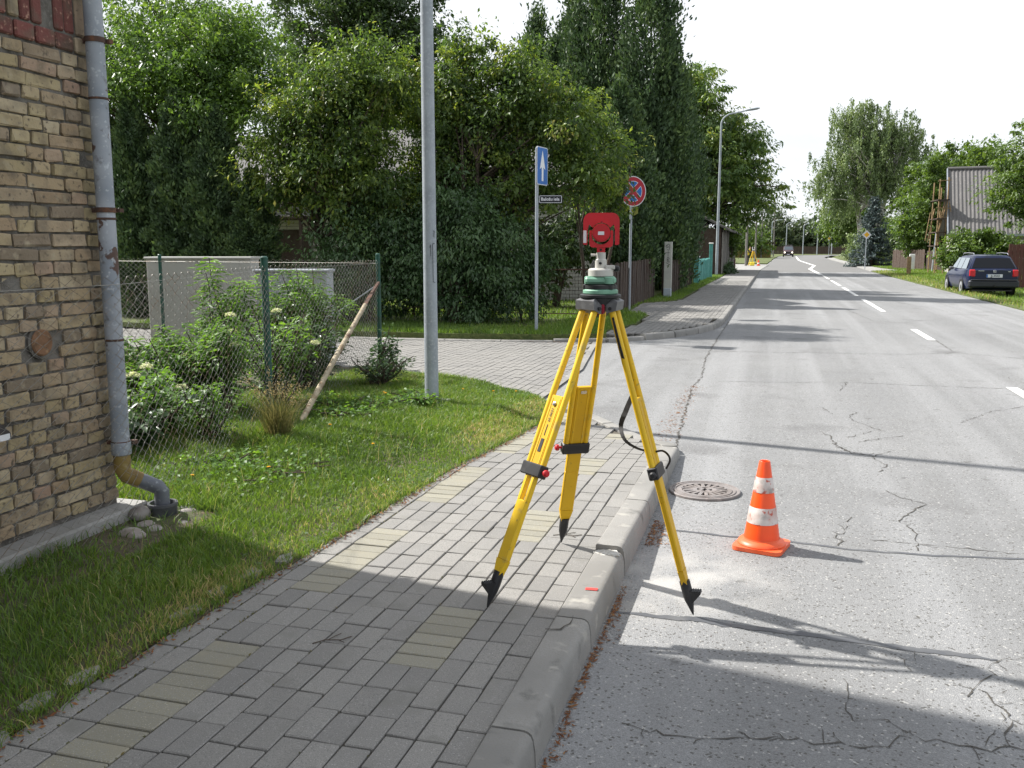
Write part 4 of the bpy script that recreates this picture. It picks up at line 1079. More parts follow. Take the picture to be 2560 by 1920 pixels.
Q(MB().box((.042, -.004, .118), (.044, .03, .018), M10, ch=.004), 'level_vial', 'grey_light')
Q(MB().lathe([(.011, -.004), (.013, .0), (.013, .014), (.008, .02)], 12, (.064, .004, .112), np.array([[0, 0, 1], [0, 1, 0], [1, 0, 0]])), 'side_knob', 'black', True)
Q(MB().lathe([(.005, 0), (.006, .022)], 8, (-.022, -.006, .172), np.array([[0, 0, -1], [0, 1, 0], [1, 0, 0]])), 'stem_screw', 'grey_light')
Q(MB().lathe([(.006, 0), (.006, .012)], 8, (.004, -.027, .136), rotm('X', R(90))), 'stem_button', 'black')
def face(poly, d0, d1, z0):                    # polygon in the target plane (x across, z up), depth along -y
    return MB().prism(poly, d0, d1, np.array(Matrix.Rotation(R(10), 3, 'Z')) @ np.array([[1, 0, 0], [0, 0, -1], [0, 1, 0]]), (0, 0, z0))
Q(face([(-.017, 0), (.017, 0), (.019, .024), (-.019, .024)], -.012, .012, .182), 'fork_neck', 'red')
Q(MB().lathe([(.005, 0), (.005, .004)], 10, (.002, -.0135, .195), rotm('X', R(90))), 'neck_hole', 'black')
arc = lambda cx, cz, r, a0, a1, n: [(cx + r * math.cos(R(a)), cz + r * math.sin(R(a))) for a in np.linspace(a0, a1, n)]
fork = [(-.052, .072), (-.052, .016)] + arc(-.036, .016, .016, 180, 270, 5) + [(.036, .0)] + arc(.036, .016, .016, 270, 360, 5) + [(.052, .016), (.052, .072), (.044, .076), (.041, .070)] + arc(0, .055, .042, 0, -180, 16) + [(-.041, .070), (-.044, .076)]
Q(face(fork, -.011, .016, .205), 'fork', 'red')
Q(face(arc(0, .064, .040, 0, 360, 33)[:-1], -.022, .034, .205), 'prism_housing', 'red')
Q(face(arc(0, .064, .035, 0, 360, 33)[:-1], .034, .038, .205), 'housing_cap', 'red')
Q(face([(-.014, .054), (.013, .054), (.013, .069), (-.014, .069)], .038, .0395, .205), 'data_label', 'label')
plate = [(-.080, .012), (-.080, .095)] + arc(-.048, .101, .032, 180, 90, 8)[0:] + arc(.048, .101, .032, 90, 0, 8) + [(.080, .095), (.080, .012), (.074, .008), (.061, .008), (.060, .066)] + arc(0, .062, .060, 8, 172, 14) + [(-.060, .066), (-.061, .008), (-.074, .008)]
plate = [(x, z * 1.12 - .0) for x, z in plate]
Q(face(plate, -.004, .004, .207), 'target_plate', 'red')
Q(face(arc(0, .078, .066, 25, 155, 20) + arc(0, .064, .044, 150, 30, 12), -.0035, .0035, .205), 'target_web', 'red')
Q(face([(-.079, .018), (-.065, .018), (-.065, .072), (-.079, .072)], .004, .0052, .207), 'side_label', 'label')
Q(face(arc(0, .111, .004, 0, 360, 9)[:-1], .004, .005, .205), 'sight_mark', 'red_dk')

# ================================================================== CONE, GRATE
cone = thing('traffic_cone', (-.01, 5.06, .003), 'orange traffic cone with two dirty white bands on the road', 'traffic cone', None, R(-14))
bs = .135
poly = []
for cx, cy, a0 in ((bs - .04, -bs + .04, -90), (bs - .04, bs - .04, 0), (-bs + .04, bs - .04, 90), (-bs + .04, -bs + .04, 180)): poly += arc(cx, cy, .04, a0, a0 + 90, 6)
MB().prism(poly, 0, .022).build('base', M['orange_pale'], cone)
MB().lathe([(.128, .020), (.130, .028), (.124, .040), (.108, .048), (.100, .052), (.098, .060)], 40, cap=False).build('base_collar', M['orange_pale'], cone, smooth=True)
cr = lambda z: .098 - (z - .05) * (.098 - .0295) / .44
MB().lathe([(cr(.05), .05), (cr(.49), .486), (cr(.49) - .003, .49), (cr(.49) - .010, .488), (.014, .45)], 40, cap=False).build('cone_body', M['orange'], cone, smooth=True)
for z0, z1 in ((.145, .235), (.318, .402)):
    MB().lathe([(cr(z0) + .0012, z0), (cr(z0) + .002, z0 + .001), (cr(z1) + .002, z1 - .001), (cr(z1) + .0012, z1)], 40, cap=False).build('white_band', M['cone_white'], cone, smooth=True)

gr = thing('drain_grate', (-.40, 6.15, 0), 'round cast iron drain grate in the road by the kerb', 'drain grate')
MB().lathe([(.240, .002), (.240, .014), (.236, .018), (.222, .018), (.220, .012), (.210, .012), (.208, .018), (.196, .018), (.194, .012), (.184, .012), (.182, .018), (.152, .018), (.150, .004)], 48, cap=False).build('frame_ring', M['iron'], gr, smooth=True)
MB().lathe([(0, .0035), (.155, .0035)], 32, cap=False).build('pit_shade', M['dark'], gr)  # flat disc over the road, shade of an open pit painted black
m = MB()
for k in range(18):
    a = 2 * math.pi * k / 18; c, s = math.cos(a), math.sin(a)
    m.bar((.072 * c, .072 * s, .012), (.156 * c, .156 * s, .012), .022, .012)
m.build('radial_bar', M['iron'], gr)
MB().lathe([(.080, .006), (.080, .0185), (.052, .0185), (.052, .006)], 32, cap=False).build('inner_ring', M['iron'], gr)
m = MB()
for k in range(4):
    a = math.pi / 4 + math.pi / 2 * k; m.bar((0, 0, .0115), (.055 * math.cos(a), .055 * math.sin(a), .0115), .03, .012)
m.build('cross_bar', M['iron'], gr)

# ================================================================== SIGNS ON THE FAR CORNER
def sign_post(loc, h, label, r=.03):
    t = thing('traffic_sign', loc, label, 'traffic sign', 'traffic signs')
    MB().lathe([(r, 0), (r, h), (r * .5, h + .01)], 14).build('post', M['galv'], t, smooth=True); return t
def plane3(rz): return np.array(Matrix.Rotation(rz, 3, 'Z')) @ np.array([[1, 0, 0], [0, 0, -1], [0, 1, 0]])
t = sign_post((-4.14, 16.0, .12), 3.28, 'blue one-way arrow sign and black street name plate on grey post')
rz = R(80)
A3 = plane3(rz); c3 = tuple(np.array((0.06, .0, 2.96)) + A3 @ np.array((0, 0, .04)))
rr = lambda w, h, r: [p for cx, cy, a in ((w / 2 - r, -h / 2 + r, -90), (w / 2 - r, h / 2 - r, 0), (-w / 2 + r, h / 2 - r, 90), (-w / 2 + r, -h / 2 + r, 180)) for p in arc(cx, cy, r, a, a + 90, 5)]
pl = MB().prism(rr(.46, .66, .04), -.012, .0, A3, c3).build('sign_plate', M['sign_back'], t)
MB().prism(rr(.455, .655, .04), .0, .003, A3, c3).build('border', M['sign_white'], pl)
MB().prism(rr(.43, .63, .035), .003, .005, A3, c3).build('blue_face', M['blue'], pl)
MB().prism([(-.035, -.26), (.035, -.26), (.035, -.02), (.115, -.06), (0, .27), (-.115, -.06), (-.035, -.02)], .005, .007, A3, c3).build('arrow', M['label'], pl)
B3 = plane3(R(12)); b3 = (.24, .05, 2.385)
np_ = MB().prism(rr(.42, .145, .02), -.012, .0, B3, b3).build('name_plate', M['sign_black'], t)
MB().prism(rr(.40, .128, .018), .0, .002, B3, b3).build('name_border', M['sign_white'], np_)
MB().prism(rr(.382, .112, .014), .002, .004, B3, b3).build('name_face', M['sign_black'], np_)
for wd_, dx_ in (('Baložu', -.067), ('iela', .107)): put_text(wd_, .078, np.array(b3) + B3 @ np.array((dx_, 0, .006)), B3 @ np.array((1, 0, 0)), B3 @ np.array((0, 1, 0)), 'sign_white', np_)
MB().bar((.0, .01, 2.43), (.05, .02, 2.43), .012, .02).bar((.0, .01, 2.34), (.05, .02, 2.34), .012, .02).build('clip', M['galv'], t)

t = sign_post((-3.38, 22.1, .12), 3.1, 'round red and blue no-stopping sign on post before the conifers')
A3 = plane3(R(40)); c3 = tuple(np.array((.02, 0, 2.86)) + A3 @ np.array((0, 0, .04)))
circ = lambda r, n=40: arc(0, 0, r, 0, 360, n + 1)[:-1]
pl = MB().prism(circ(.36), -.012, .0, A3, c3).build('sign_plate', M['sign_back'], t)
MB().prism(circ(.355), 0, .002, A3, c3).build('border', M['sign_white'], pl)
MB().prism(circ(.338), .002, .004, A3, c3).build('red_face', M['sign_red'], pl)
for k in range(4):
    a0 = 90 * k
    g_ = .05
    rin = .245; a_s = math.degrees(math.asin(g_ / rin))
    poly = [(g_ * 1.414 * math.cos(R(a0)), g_ * 1.414 * math.sin(R(a0)))] + arc(0, 0, rin, a0 - 45 + a_s, a0 + 45 - a_s, 12)
    MB().prism(poly, .004, .0055, A3, c3).build('sector_edge', M['sign_white'], pl)
    cx, cy = .012 * 1.414 * math.cos(R(a0)), .012 * 1.414 * math.sin(R(a0))
    g2 = .062; r2 = .233; a2 = math.degrees(math.asin(g2 / r2))
    poly = [(g2 * 1.414 * math.cos(R(a0)), g2 * 1.414 * math.sin(R(a0)))] + arc(0, 0, r2, a0 - 45 + a2, a0 + 45 - a2, 12)
    MB().prism(poly, .0055, .007, A3, c3).build('blue_sector', M['blue'], pl)

def diamond(loc, h, s, label, rz):
    t = sign_post(loc, h, label); A3 = plane3(rz); c3 = tuple(np.array((0, 0, h)) + A3 @ np.array((0, 0, .04)))
    dm = lambda q: [(q, 0), (0, q), (-q, 0), (0, -q)]
    pl = MB().prism(dm(s), -.012, 0, A3, c3).build('sign_plate', M['sign_back'], t)
    MB().prism(dm(s * .97), 0, .003, A3, c3).build('white_face', M['sign_white'], pl)
    MB().prism(dm(s * .60), .003, .006, A3, c3).build('yellow_face', M['sign_yellow'], pl)
diamond((6.45, 73.0, .05), 2.55, .34, 'yellow and white diamond priority sign before the blue spruce', R(5))
diamond((7.9, 150, .05), 3.0, .42, 'far small diamond priority sign at the road bend', R(3))
# ================================================================== VEGETATION
def unit(A): return A / np.maximum(np.linalg.norm(A, axis=1, keepdims=True), 1e-9)
def leafset(C, D, N, L, W, fold=.18):
    """folded four-point leaves: two triangles each"""
    D = unit(D); S = unit(np.cross(D, N)); N = np.cross(S, D)
    L = np.broadcast_to(L, (len(C),))[:, None]; W = np.broadcast_to(W, (len(C),))[:, None]
    V = np.stack([C - D * L / 2, C + S * W / 2 + N * W * fold, C + D * L / 2 - N * L * .08, C - S * W / 2 + N * W * fold], 1).reshape(-1, 3)
    k = np.arange(len(C))[:, None] * 4
    return V, np.concatenate([k + np.array([[0, 1, 2]]), k + np.array([[0, 2, 3]])], 0)
def clumps(r, lobes, n, shell=.4):
    wts = np.array([l[6] if len(l) > 6 else l[3] * l[4] * l[5] for l in lobes]); wts = wts / wts.sum()
    k = r.choice(len(lobes), n, p=wts); lb = np.array([l[:6] for l in lobes])[k]
    d = unit(r.normal(size=(n, 3))); rad = r.uniform(0, 1, n) ** shell; sp_ = r.uniform(0, 1, n) < .16; rad = np.where(sp_, 1 + .22 * r.uniform(0, 1, n), rad)
    return lb[:, :3] + d * rad[:, None] * lb[:, 3:6], d, sp_
def crown_mesh(name, r, lobes, ncl, rc, nl, L, asp=.5, shell=.35, droop=.3, out=.6, flat=.7, hang=0.0, tspread=.66):
    C, d, sp_ = clumps(r, lobes, ncl, shell)
    rcv = rc * np.exp(np.clip(r.normal(0, .36, ncl), -.8, .55)) * np.where(sp_, .62, 1.08)
    off_ = np.clip(r.normal(size=(ncl, nl, 3)), -1.9, 1.9); off_ *= np.minimum(1, 1.9 / np.linalg.norm(off_, axis=2, keepdims=True)); off_[:, :, 2] *= flat
    off_ += d[:, None, :] * (off_ * d[:, None, :]).sum(2, keepdims=True) * .6      # sprays stretch outward
    P = C[:, None, :] + off_ * rcv[:, None, None] * .6
    if hang: P[:, :, 2] -= np.abs(r.normal(0, hang, (ncl, nl))); P[:, :, :2] = C[:, None, :2] + (P[:, :, :2] - C[:, None, :2]) * .6
    o = unit(off_.reshape(-1, 3)); n = ncl * nl
    D = o * out + r.normal(0, .45, (n, 3)); D[:, 2] -= droop
    N = r.normal(0, .55, (n, 3)); N[:, 2] += 1.0; N += .35 * np.repeat(d, nl, 0)
    P = P.reshape(-1, 3)
    T = np.clip(np.repeat(r.uniform(0, 1, ncl), nl) * tspread + r.uniform(0, 1, n) * (1 - tspread), 0, 1)
    LL = L * np.exp(r.normal(0, .3, n))
    V, F = leafset(P, D, N, LL, LL * asp)
    keep = V[:, 2].reshape(-1, 4).min(1) > .02
    return np_mesh(name, V, F, np.repeat(T, 4)), C
def branches(mb, r, base, C, k, r0, split=.3, nseg=5, sag=.0):
    idx = r.choice(len(C), min(k, len(C)), replace=False)
    base = [np.array(b, float) for b in base]
    for i in idx:
        t = C[i]
        # leave the trunk line at a height below the target
        zt = t[2]; zz = np.array([b[2] for b in base]); s = r.uniform(.3, .75)
        want = base[0][2] + (zt - base[0][2]) * s; j = int(np.argmin(abs(zz - want))); a = base[j]
        mid = (a + t) / 2 + r.normal(0, .08, 3) * np.linalg.norm(t - a); mid[2] += .12 * np.linalg.norm(t - a)
        pts = [(1 - u) ** 2 * a + 2 * u * (1 - u) * mid + u * u * t for u in np.linspace(0, 1, nseg)]
        q = r0 * (1 - j / max(len(base), 1) * .6) * .45
        mb.tube(pts, [q * (1 - .85 * u) for u in np.linspace(0, 1, nseg)], 5, cap=False)
def trunk_line(r, p, H, lean=(0, 0), wob=.03, n=9):
    return [(p[0] + lean[0] * z + r.normal(0, wob) * (z > 0), p[1] + lean[1] * z + r.normal(0, wob) * (z > 0), p[2] + z) for z in np.linspace(0, H, n)]
def tree(name, loc, label, cat, lobes, seed, leaf, ncl, rc, nl, L, trunk=(.12, 3.0), stems=1, nb=30, bark='bark', group=None, rz=0, **kw):
    r = np.random.default_rng(seed)
    t = thing(name, loc, label, cat, group, rz)
    me, C = crown_mesh('crown', r, lobes, ncl, rc, nl, L, **kw)
    link('crown', me, M[leaf], t)
    mb = MB()
    for s in range(stems):
        a = r.uniform(0, 6.28)
        ln_ = trunk_line(r, (.12 * math.cos(a) * (stems > 1), .12 * math.sin(a) * (stems > 1), -.1), trunk[1], (.22 * math.cos(a) * (stems > 1), .22 * math.sin(a) * (stems > 1)), trunk[0] * .25)
        mb.tube(ln_, [trunk[0] * (1.25 if i == 0 else 1 - .75 * i / len(ln_)) for i in range(len(ln_))], 8)
        branches(mb, r, ln_[2:], C, nb // stems, trunk[0])
    mb.build('trunk', M[bark], t, smooth=True)
    return t
def dup(root, loc, rz, s, label, sz=None):
    q = root.copy(); COL.objects.link(q); q.location = loc; q.rotation_euler = (0, 0, rz); q.scale = (s, s, sz or s); q['label'] = label
    for ch in root.children:
        c = ch.copy(); COL.objects.link(c); c.parent = q
    return q

# ---- thuja columns
def thuja_mesh(seed, spires, n, L=.15, ragged=.14, tall=False):
    """spires: (x, y, H, R, base z)"""
    r = np.random.default_rng(seed); Vs = []; 
    wt = np.array([s[2] * s[3] for s in spires]); k = r.choice(len(spires), n, p=wt / wt.sum()); S = np.array(spires)[k]
    u = r.uniform(0, 1, n) ** .85; a = r.uniform(0, 2 * math.pi, n)
    prof = np.minimum(1, (1 - u) * (2.9 if tall else 2.2) + .05) ** .75 * (.72 + .28 * np.minimum(1, u * 5))
    lump = 1 + ragged * np.sin(a * 3 + u * 17 + S[:, 0] * 9) + ragged * np.sin(a * 5 - u * 31) + ragged * .8 * np.sin(u * 60 + a * 2)
    rad = S[:, 3] * prof * lump * (1 - .5 * r.uniform(0, 1, n) ** 1.8) * (1 + (r.uniform(0, 1, n) < .10) * r.uniform(0, .35, n))
    o = np.stack([np.cos(a), np.sin(a), np.zeros(n)], 1)
    P = np.stack([S[:, 0], S[:, 1], S[:, 4] + u * S[:, 2]], 1) + o * rad[:, None] + r.normal(0, .03, (n, 3))
    if tall:                                     # loose upright tufts instead of an even skin
        k = 42; m = n // k; P = P[:m * k].copy(); c = P[:m]
        q = r.normal(0, 1, (m, k, 3)) * (r.uniform(.10, .26, m)[:, None, None]) * np.array((.8, .8, 1.9))
        P = (c[:, None, :] + q).reshape(-1, 3); o = np.repeat(o[:m], k, 0); a = np.repeat(a[:m], k); u = np.repeat(u[:m], k); n = m * k
    D = o * .55 + np.array((0, 0, .85)) + r.normal(0, .4, (n, 3))
    tang = np.stack([-o[:, 1], o[:, 0], np.zeros(n)], 1)
    N = o * .6 + tang * r.normal(0, .9, n)[:, None] + r.normal(0, .3, (n, 3))
    LL = L * r.uniform(.6, 1.5, n)
    V, F = leafset(P, D, N, LL, LL * .42, .1)
    T = np.clip(.35 + .25 * np.sin(a * 3 + u * 17) + r.normal(0, .22, n), 0, 1)
    return np_mesh('crown', V, F, np.repeat(T, 4))
def thuja(loc, seed, spires, n, label, L=.15, group='conifer columns', ragged=.14, tall=False):
    t = thing('thuja_tree', loc, label, 'tree', group)
    link('crown', thuja_mesh(seed, spires, n, L, ragged, tall), M['lf_thuja'], t)
    mb = MB()
    for (x, y, H, Rr, z0) in spires: mb.tube([(x, y, -.1), (x, y, z0 + H * .5), (x, y, z0 + H * .85)], [.09, .05, .012], 6)
    mb.build('trunk', M['bark'], t); return t
th = thuja((-13.6, 17.3, .1), 1, [(0, 0, 4.75, .56, .05), (.18, -.12, 4.0, .36, .05)], 32000, 'dark columnar thuja nearest the downpipe, leftmost in the hedge', .095, 'thuja hedge columns', .2)
dup(th, (-12.45, 17.25, .1), 1.3, 1.0, 'dark columnar thuja behind the cream cabinet, second from left', 1.02)
dup(th, (-11.45, 17.15, .1), 2.9, .98, 'dark columnar thuja above right end of cream cabinet, third from left', .93)
dup(th, (-10.55, 17.1, .1), 4.4, .88, 'shorter columnar thuja at right end of dark hedge', .66)
dup(th, (-14.8, 17.8, .1), .4, 1.1, 'dark columnar thuja mostly hidden behind the brick building', 1.0)
# ---- tall ragged conifers along the far fence
thuja((-10.1, 38.8, .1), 5, [(0, 0, 11.0, .85, 0), (1.15, .3, 10.7, .7, 0), (-1.0, .2, 9.0, .8, 0)], 44000, 'tall ragged conifer with blunt top, leftmost of the tall group', .17, ragged=.26, tall=True)
thuja((-7.95, 36.6, .1), 6, [(0, 0, 11.3, .62, 0), (.8, .3, 9.2, .7, 0), (-.9, .4, 9.6, .7, 0)], 40000, 'tall ragged conifer, second from left in the tall group', .16, ragged=.26, tall=True)
thuja((-6.35, 34.2, .1), 7, [(0, 0, 12.6, .85, 0), (-.95, .1, 10.4, .45, 0), (.8, .4, 8.8, .7, 0)], 44000, 'tall narrow conifer in the middle of the tall group', .155, ragged=.26, tall=True)
thuja((-4.45, 33.0, .1), 8, [(0, 0, 12.8, .88, 0), (.6, .5, 8.6, .75, 0), (-.65, -.2, 7.6, .8, 0)], 54000, 'tallest dark conifer rising behind the no-stopping sign', .15, ragged=.26, tall=True)
thuja((-4.55, 27.4, .1), 9, [(0, 0, 6.0, .95, .35), (.5, -.4, 4.6, .62, .45), (-.7, .5, 5.0, .8, .3)], 40000, 'bushy low conifer overhanging the brown fence by the pillar', .12, ragged=.2)
thuja((-4.25, 36.5, .1), 10, [(0, 0, 7.6, 1.1, .5), (.35, 1.6, 6.8, .95, .5), (.4, -1.8, 5.6, .85, .5)], 46000, 'mid-height conifer overhanging the fence before the lamp post', .15, ragged=.2, tall=True)

# ---- broadleaved trees and bushes of the corner garden
tree('apple_tree', (-13.6, 19.2, .1), 'light green apple tree spreading above the dark hedge', 'tree',
     [(0, 0, 5.9, 2.1, 1.9, 1.5), (-1.0, .2, 6.4, 1.3, 1.3, 1.0), (1.6, -.6, 5.3, 1.2, 1.2, 1.2), (.9, -1.2, 5.7, 1.2, 1.0, 1.1), (-1.9, -.6, 5.3, 1.2, 1.0, 1.1), (2.3, -1.6, 4.4, .7, .8, 1.0), (1.2, .2, 6.3, 1.0, 1.0, .8), (-.2, -1.9, 5.1, 1.3, .6, .6), (-1.4, -1.9, 5.2, .9, .6, .6), (1.4, -2.1, 4.5, .8, .6, .8)],
     21, 'lf_apple', 560, .36, 125, .085, (.15, 5.0), 2, 150, asp=.5, droop=.35, shell=.5)
tree('maple_tree', (-19.0, 39.5, .1), 'tall dark leafy tree behind the white brick house', 'tree',
     [(0, 0, 10.5, 3.6, 3.2, 3.4), (1.8, 0, 9.0, 2.4, 2.4, 2.4), (-2.0, .4, 9.2, 2.2, 2.2, 2.4), (.6, 0, 13.0, 2.2, 2.0, 1.8), (2.9, 0, 11.4, 1.6, 1.6, 1.6), (3.2, 0, 7.6, 2.0, 2.0, 1.8), (-2.6, 0, 7.2, 2.0, 2.0, 1.8), (5.0, 0, 9.0, 1.6, 1.6, 1.6)],
     22, 'lf_dark', 760, .5, 80, .17, (.22, 10), 1, 70, asp=.6, shell=.45)
tree('lilac_tree', (-8.75, 17.6, .1), 'olive-green lilac tree standing left of the lamp pole', 'tree',
     [(-.2, -.2, 4.0, 1.25, 1.1, 1.2), (.5, 0, 4.9, 1.1, 1.0, .8), (-.9, -.4, 3.2, .85, .8, .8), (.4, -.5, 3.0, 1.1, .8, .9), (-.6, .2, 4.9, .7, .7, .6), (.9, -.3, 2.2, .7, .6, .7), (-1.2, -.7, 2.6, .5, .4, .45)],
     23, 'lf_lilac', 430, .28, 118, .084, (.08, 3.6), 4, 150, asp=.48, droop=.55, shell=.5)
tree('lilac_tree', (-6.15, 18.6, .1), 'broad lilac tree with crooked stems right of the lamp pole', 'tree',
     [(0, 0, 3.9, 1.35, 1.1, 1.1), (-.8, 0, 4.5, .95, .9, .8), (.7, .1, 5.0, 1.1, .9, .7), (1.6, -.1, 4.0, .95, .8, .8), (2.3, -.1, 3.2, .75, .7, .75), (-.9, -.2, 3.0, .85, .7, .7), (1.2, -.3, 2.9, .8, .6, .7), (-.3, .1, 5.5, .6, .6, .5), (-.6, -.6, 2.4, .9, .6, .6), (.4, -.7, 2.3, .8, .5, .6)],
     24, 'lf_lilac', 580, .27, 118, .084, (.085, 3.4), 5, 190, asp=.48, droop=.55, shell=.5)
tree('lilac_tree', (-4.0, 20.2, .1), 'thin lilac overhanging the left edge of the no-stopping sign', 'tree',
     [(.05, .1, 3.4, .75, .7, .9), (-.3, .2, 4.3, .6, .6, .6), (.4, .0, 2.6, .5, .4, .5)],
     25, 'lf_lilac', 150, .22, 80, .08, (.05, 3.4), 2, 26, asp=.48, droop=.55, shell=.55)
tree('dense_bush', (-6.15, 17.35, .1), 'dense dark green bush reaching the ground behind the lamp pole', 'bush',
     [(0, 0, 1.35, 1.15, .8, 1.1), (-.9, 0, 1.0, .8, .7, .85), (.75, -.1, 1.5, .6, .6, .9), (-.1, .1, 2.1, .7, .6, .8), (.5, 0, .6, .9, .7, .5), (-.6, .1, 1.9, .5, .5, .8)],
     26, 'lf_bush', 460, .24, 95, .08, (.05, 1.8), 5, 40, asp=.42, droop=.75, shell=.4)
tree('dense_bush', (-8.15, 17.1, .1), 'dark bush with drooping leaves at the end of the chain link fence', 'bush',
     [(0, 0, 1.2, .9, .75, 1.05), (.5, .1, 1.9, .7, .6, .7), (-.5, 0, .7, .7, .6, .6)],
     27, 'lf_bush', 250, .24, 90, .08, (.05, 1.6), 4, 26, asp=.42, droop=.75, shell=.4)
tree('dense_bush', (-4.95, 18.4, .1), 'small dark bush against the wire fence behind the one-way sign', 'bush',
     [(0, 0, .8, .5, .45, .65), (.1, .1, 1.35, .42, .4, .45)], 28, 'lf_bush', 90, .18, 70, .085, (.03, 1.0), 3, 14, asp=.42, droop=.6, shell=.4)
tree('dense_bush', (-5.6, 23.2, .1), 'dark shrub in the garden before the white brick wall', 'bush',
     [(0, 0, 1.4, 1.0, .7, 1.0), (.9, .2, 2.2, .7, .6, .8), (-1.1, 0, 2.4, 1.0, .7, 1.0)], 29, 'lf_dark', 160, .25, 70, .11, (.05, 2.0), 4, 26, asp=.45, droop=.5, shell=.45)

# ---- trees along the road, far
tree('chestnut_tree', (-5.4, 60.5, .1), 'big dark chestnut tree hanging over the far left pavement', 'tree',
     [(.6, 0, 6.4, 3.8, 3.4, 3.0), (-.4, 0, 9.4, 2.9, 2.8, 2.4), (0, 0, 11.4, 1.9, 1.9, 1.6), (3.3, 0, 5.2, 2.2, 2.0, 1.6), (4.6, .2, 4.6, 1.5, 1.3, .9), (2.2, 0, 8.4, 2.0, 1.9, 1.6), (-2.8, 0, 6.4, 1.8, 1.8, 2.0), (2.6, -.2, 3.6, 1.8, 1.5, .8)],
     31, 'lf_chest', 900, .55, 64, .24, (.32, 9), 1, 90, asp=.4, droop=.75, out=.9, shell=.42, flat=.45)
tree('birch_tree', (9.2, 104, .05), 'large weeping birch right of the road with airy crown', 'tree',
     [(-.5, 0, 12.2, 3.6, 3.2, 3.6), (-2.2, 0, 15.0, 2.2, 2.0, 2.0), (1.8, 0, 13.8, 2.6, 2.4, 2.4), (4.0, 0, 11.8, 2.0, 2.0, 2.2), (-4.0, 0, 10.4, 2.2, 2.0, 2.0), (-3.0, 0, 7.4, 2.6, 2.2, 2.2), (1.8, 0, 8.6, 3.2, 2.6, 2.6), (-5.2, 0, 8.4, 1.3, 1.2, 1.0), (-.3, 0, 16.2, 1.2, 1.1, 1.0)],
     32, 'lf_birch', 900, .38, 60, .21, (.30, 14), 2, 130, 'bark_birch', asp=.5, droop=1.1, out=.3, shell=.6, hang=.75)
sp = np.random.default_rng(33)
def spruce(loc, H, Rr, label):
    t = thing('spruce_tree', loc, label, 'tree'); Ps = []; Ds = []
    mb = MB(); mb.tube([(0, 0, -.1), (0, 0, H * .6), (0, 0, H)], [.14, .08, .01], 7)
    z = .3
    while z < H:
        f = 1 - z / H; nb = int(8 + 9 * f)
        for k in range(nb):
            a = sp.uniform(0, 6.28); ln2 = Rr * (f ** .85) * sp.uniform(.75, 1.1) + .1
            s = np.linspace(.1, 1, int(6 + 16 * f)); o = np.array((math.cos(a), math.sin(a), 0))
            for u in s:
                for _ in range(3):
                    Ps.append(np.array((0, 0, z)) + o * ln2 * u + np.array((0, 0, -.22 * ln2 * u + .12 * ln2 * u * u)) + sp.normal(0, .09, 3) * (.4 + u)); Ds.append(o * .7 + sp.normal(0, .5, 3) + np.array((0, 0, -.25)))
            mb.tube([(0, 0, z), tuple(o * ln2 * .8 + np.array((0, 0, z - .12 * ln2)))], [.025, .008], 4, cap=False)
        z += .20 + .22 * f
    Ps = np.array(Ps); n = len(Ps); N = sp.normal(0, .5, (n, 3)); N[:, 2] += 1; LL = .26 * sp.uniform(.6, 1.3, n)
    V, F = leafset(Ps, np.array(Ds), N, LL, LL * .4); link('crown', np_mesh('crown', V, F, np.repeat(sp.uniform(0, 1, n), 4)), M['lf_spruce'], t)
    mb.build('trunk', M['bark'], t)
spruce((7.95, 84.3, .05), 5.9, 2.15, 'blue-grey spruce behind the diamond priority sign')
tree('lime_tree', (12.9, 86, .05), 'bright green tree between the birch and the scaffolded house', 'tree',
     [(0, 0, 5.4, 2.9, 2.4, 2.6), (-1.2, 0, 3.2, 2.2, 1.8, 2.0), (1.0, 0, 8.0, 2.2, 2.0, 1.8), (2.2, 0, 9.0, 1.8, 1.6, 1.3), (-.9, 0, 8.0, 1.3, 1.3, 1.4), (4.0, 0, 8.4, 1.6, 1.5, 1.3)],
     34, 'lf_green', 330, .5, 60, .24, (.2, 7), 1, 50, asp=.6, shell=.45)
tree('willow_tree', (9.8, 132, .05), 'rounded yellowish green tree low behind the left side of the birch', 'tree',
     [(-1.4, 0, 6.0, 3.2, 3, 3.2), (-2.4, 0, 9.0, 2.0, 2, 1.8), (1, 0, 4.5, 3.4, 2.6, 3.2)], 35, 'lf_green', 220, .7, 55, .34, (.25, 7), 1, 30, asp=.5, droop=.7, shell=.45)
tree('roadside_bush', (8.9, 99, .05), 'grey-green bush at the road bend before the birch', 'bush',
     [(0, 0, 1.9, 1.7, 1.3, 1.7), (-1.2, 0, 1.0, 1.0, 1.0, 1.0), (1.2, 0, 1.4, 1.2, 1.0, 1.4)], 36, 'lf_birch', 120, .4, 55, .2, (.06, 2), 3, 20, asp=.5, shell=.4)
tree('roadside_bush', (11.0, 83.5, .05), 'dark bush between the spruce and the wooden fence', 'bush',
     [(0, 0, 2.2, 1.3, 1.1, 2.0), (1.5, .5, 2.4, 1.2, 1.0, 2.0)], 37, 'lf_bush', 110, .4, 50, .2, (.06, 2), 3, 20, asp=.5, shell=.4)
tree('garden_bush', (8.35, 45.0, -.08), 'bright green bush overhanging the parked car', 'bush',
     [(0, 0, 1.65, 1.05, .9, .75), (.9, .1, 1.75, .8, .7, .6), (-.75, -.1, 1.3, .55, .5, .6), (1.7, .1, 1.45, .6, .6, .55)], 38, 'lf_green', 230, .24, 70, .13, (.06, 1.6), 3, 26, asp=.5, shell=.45)
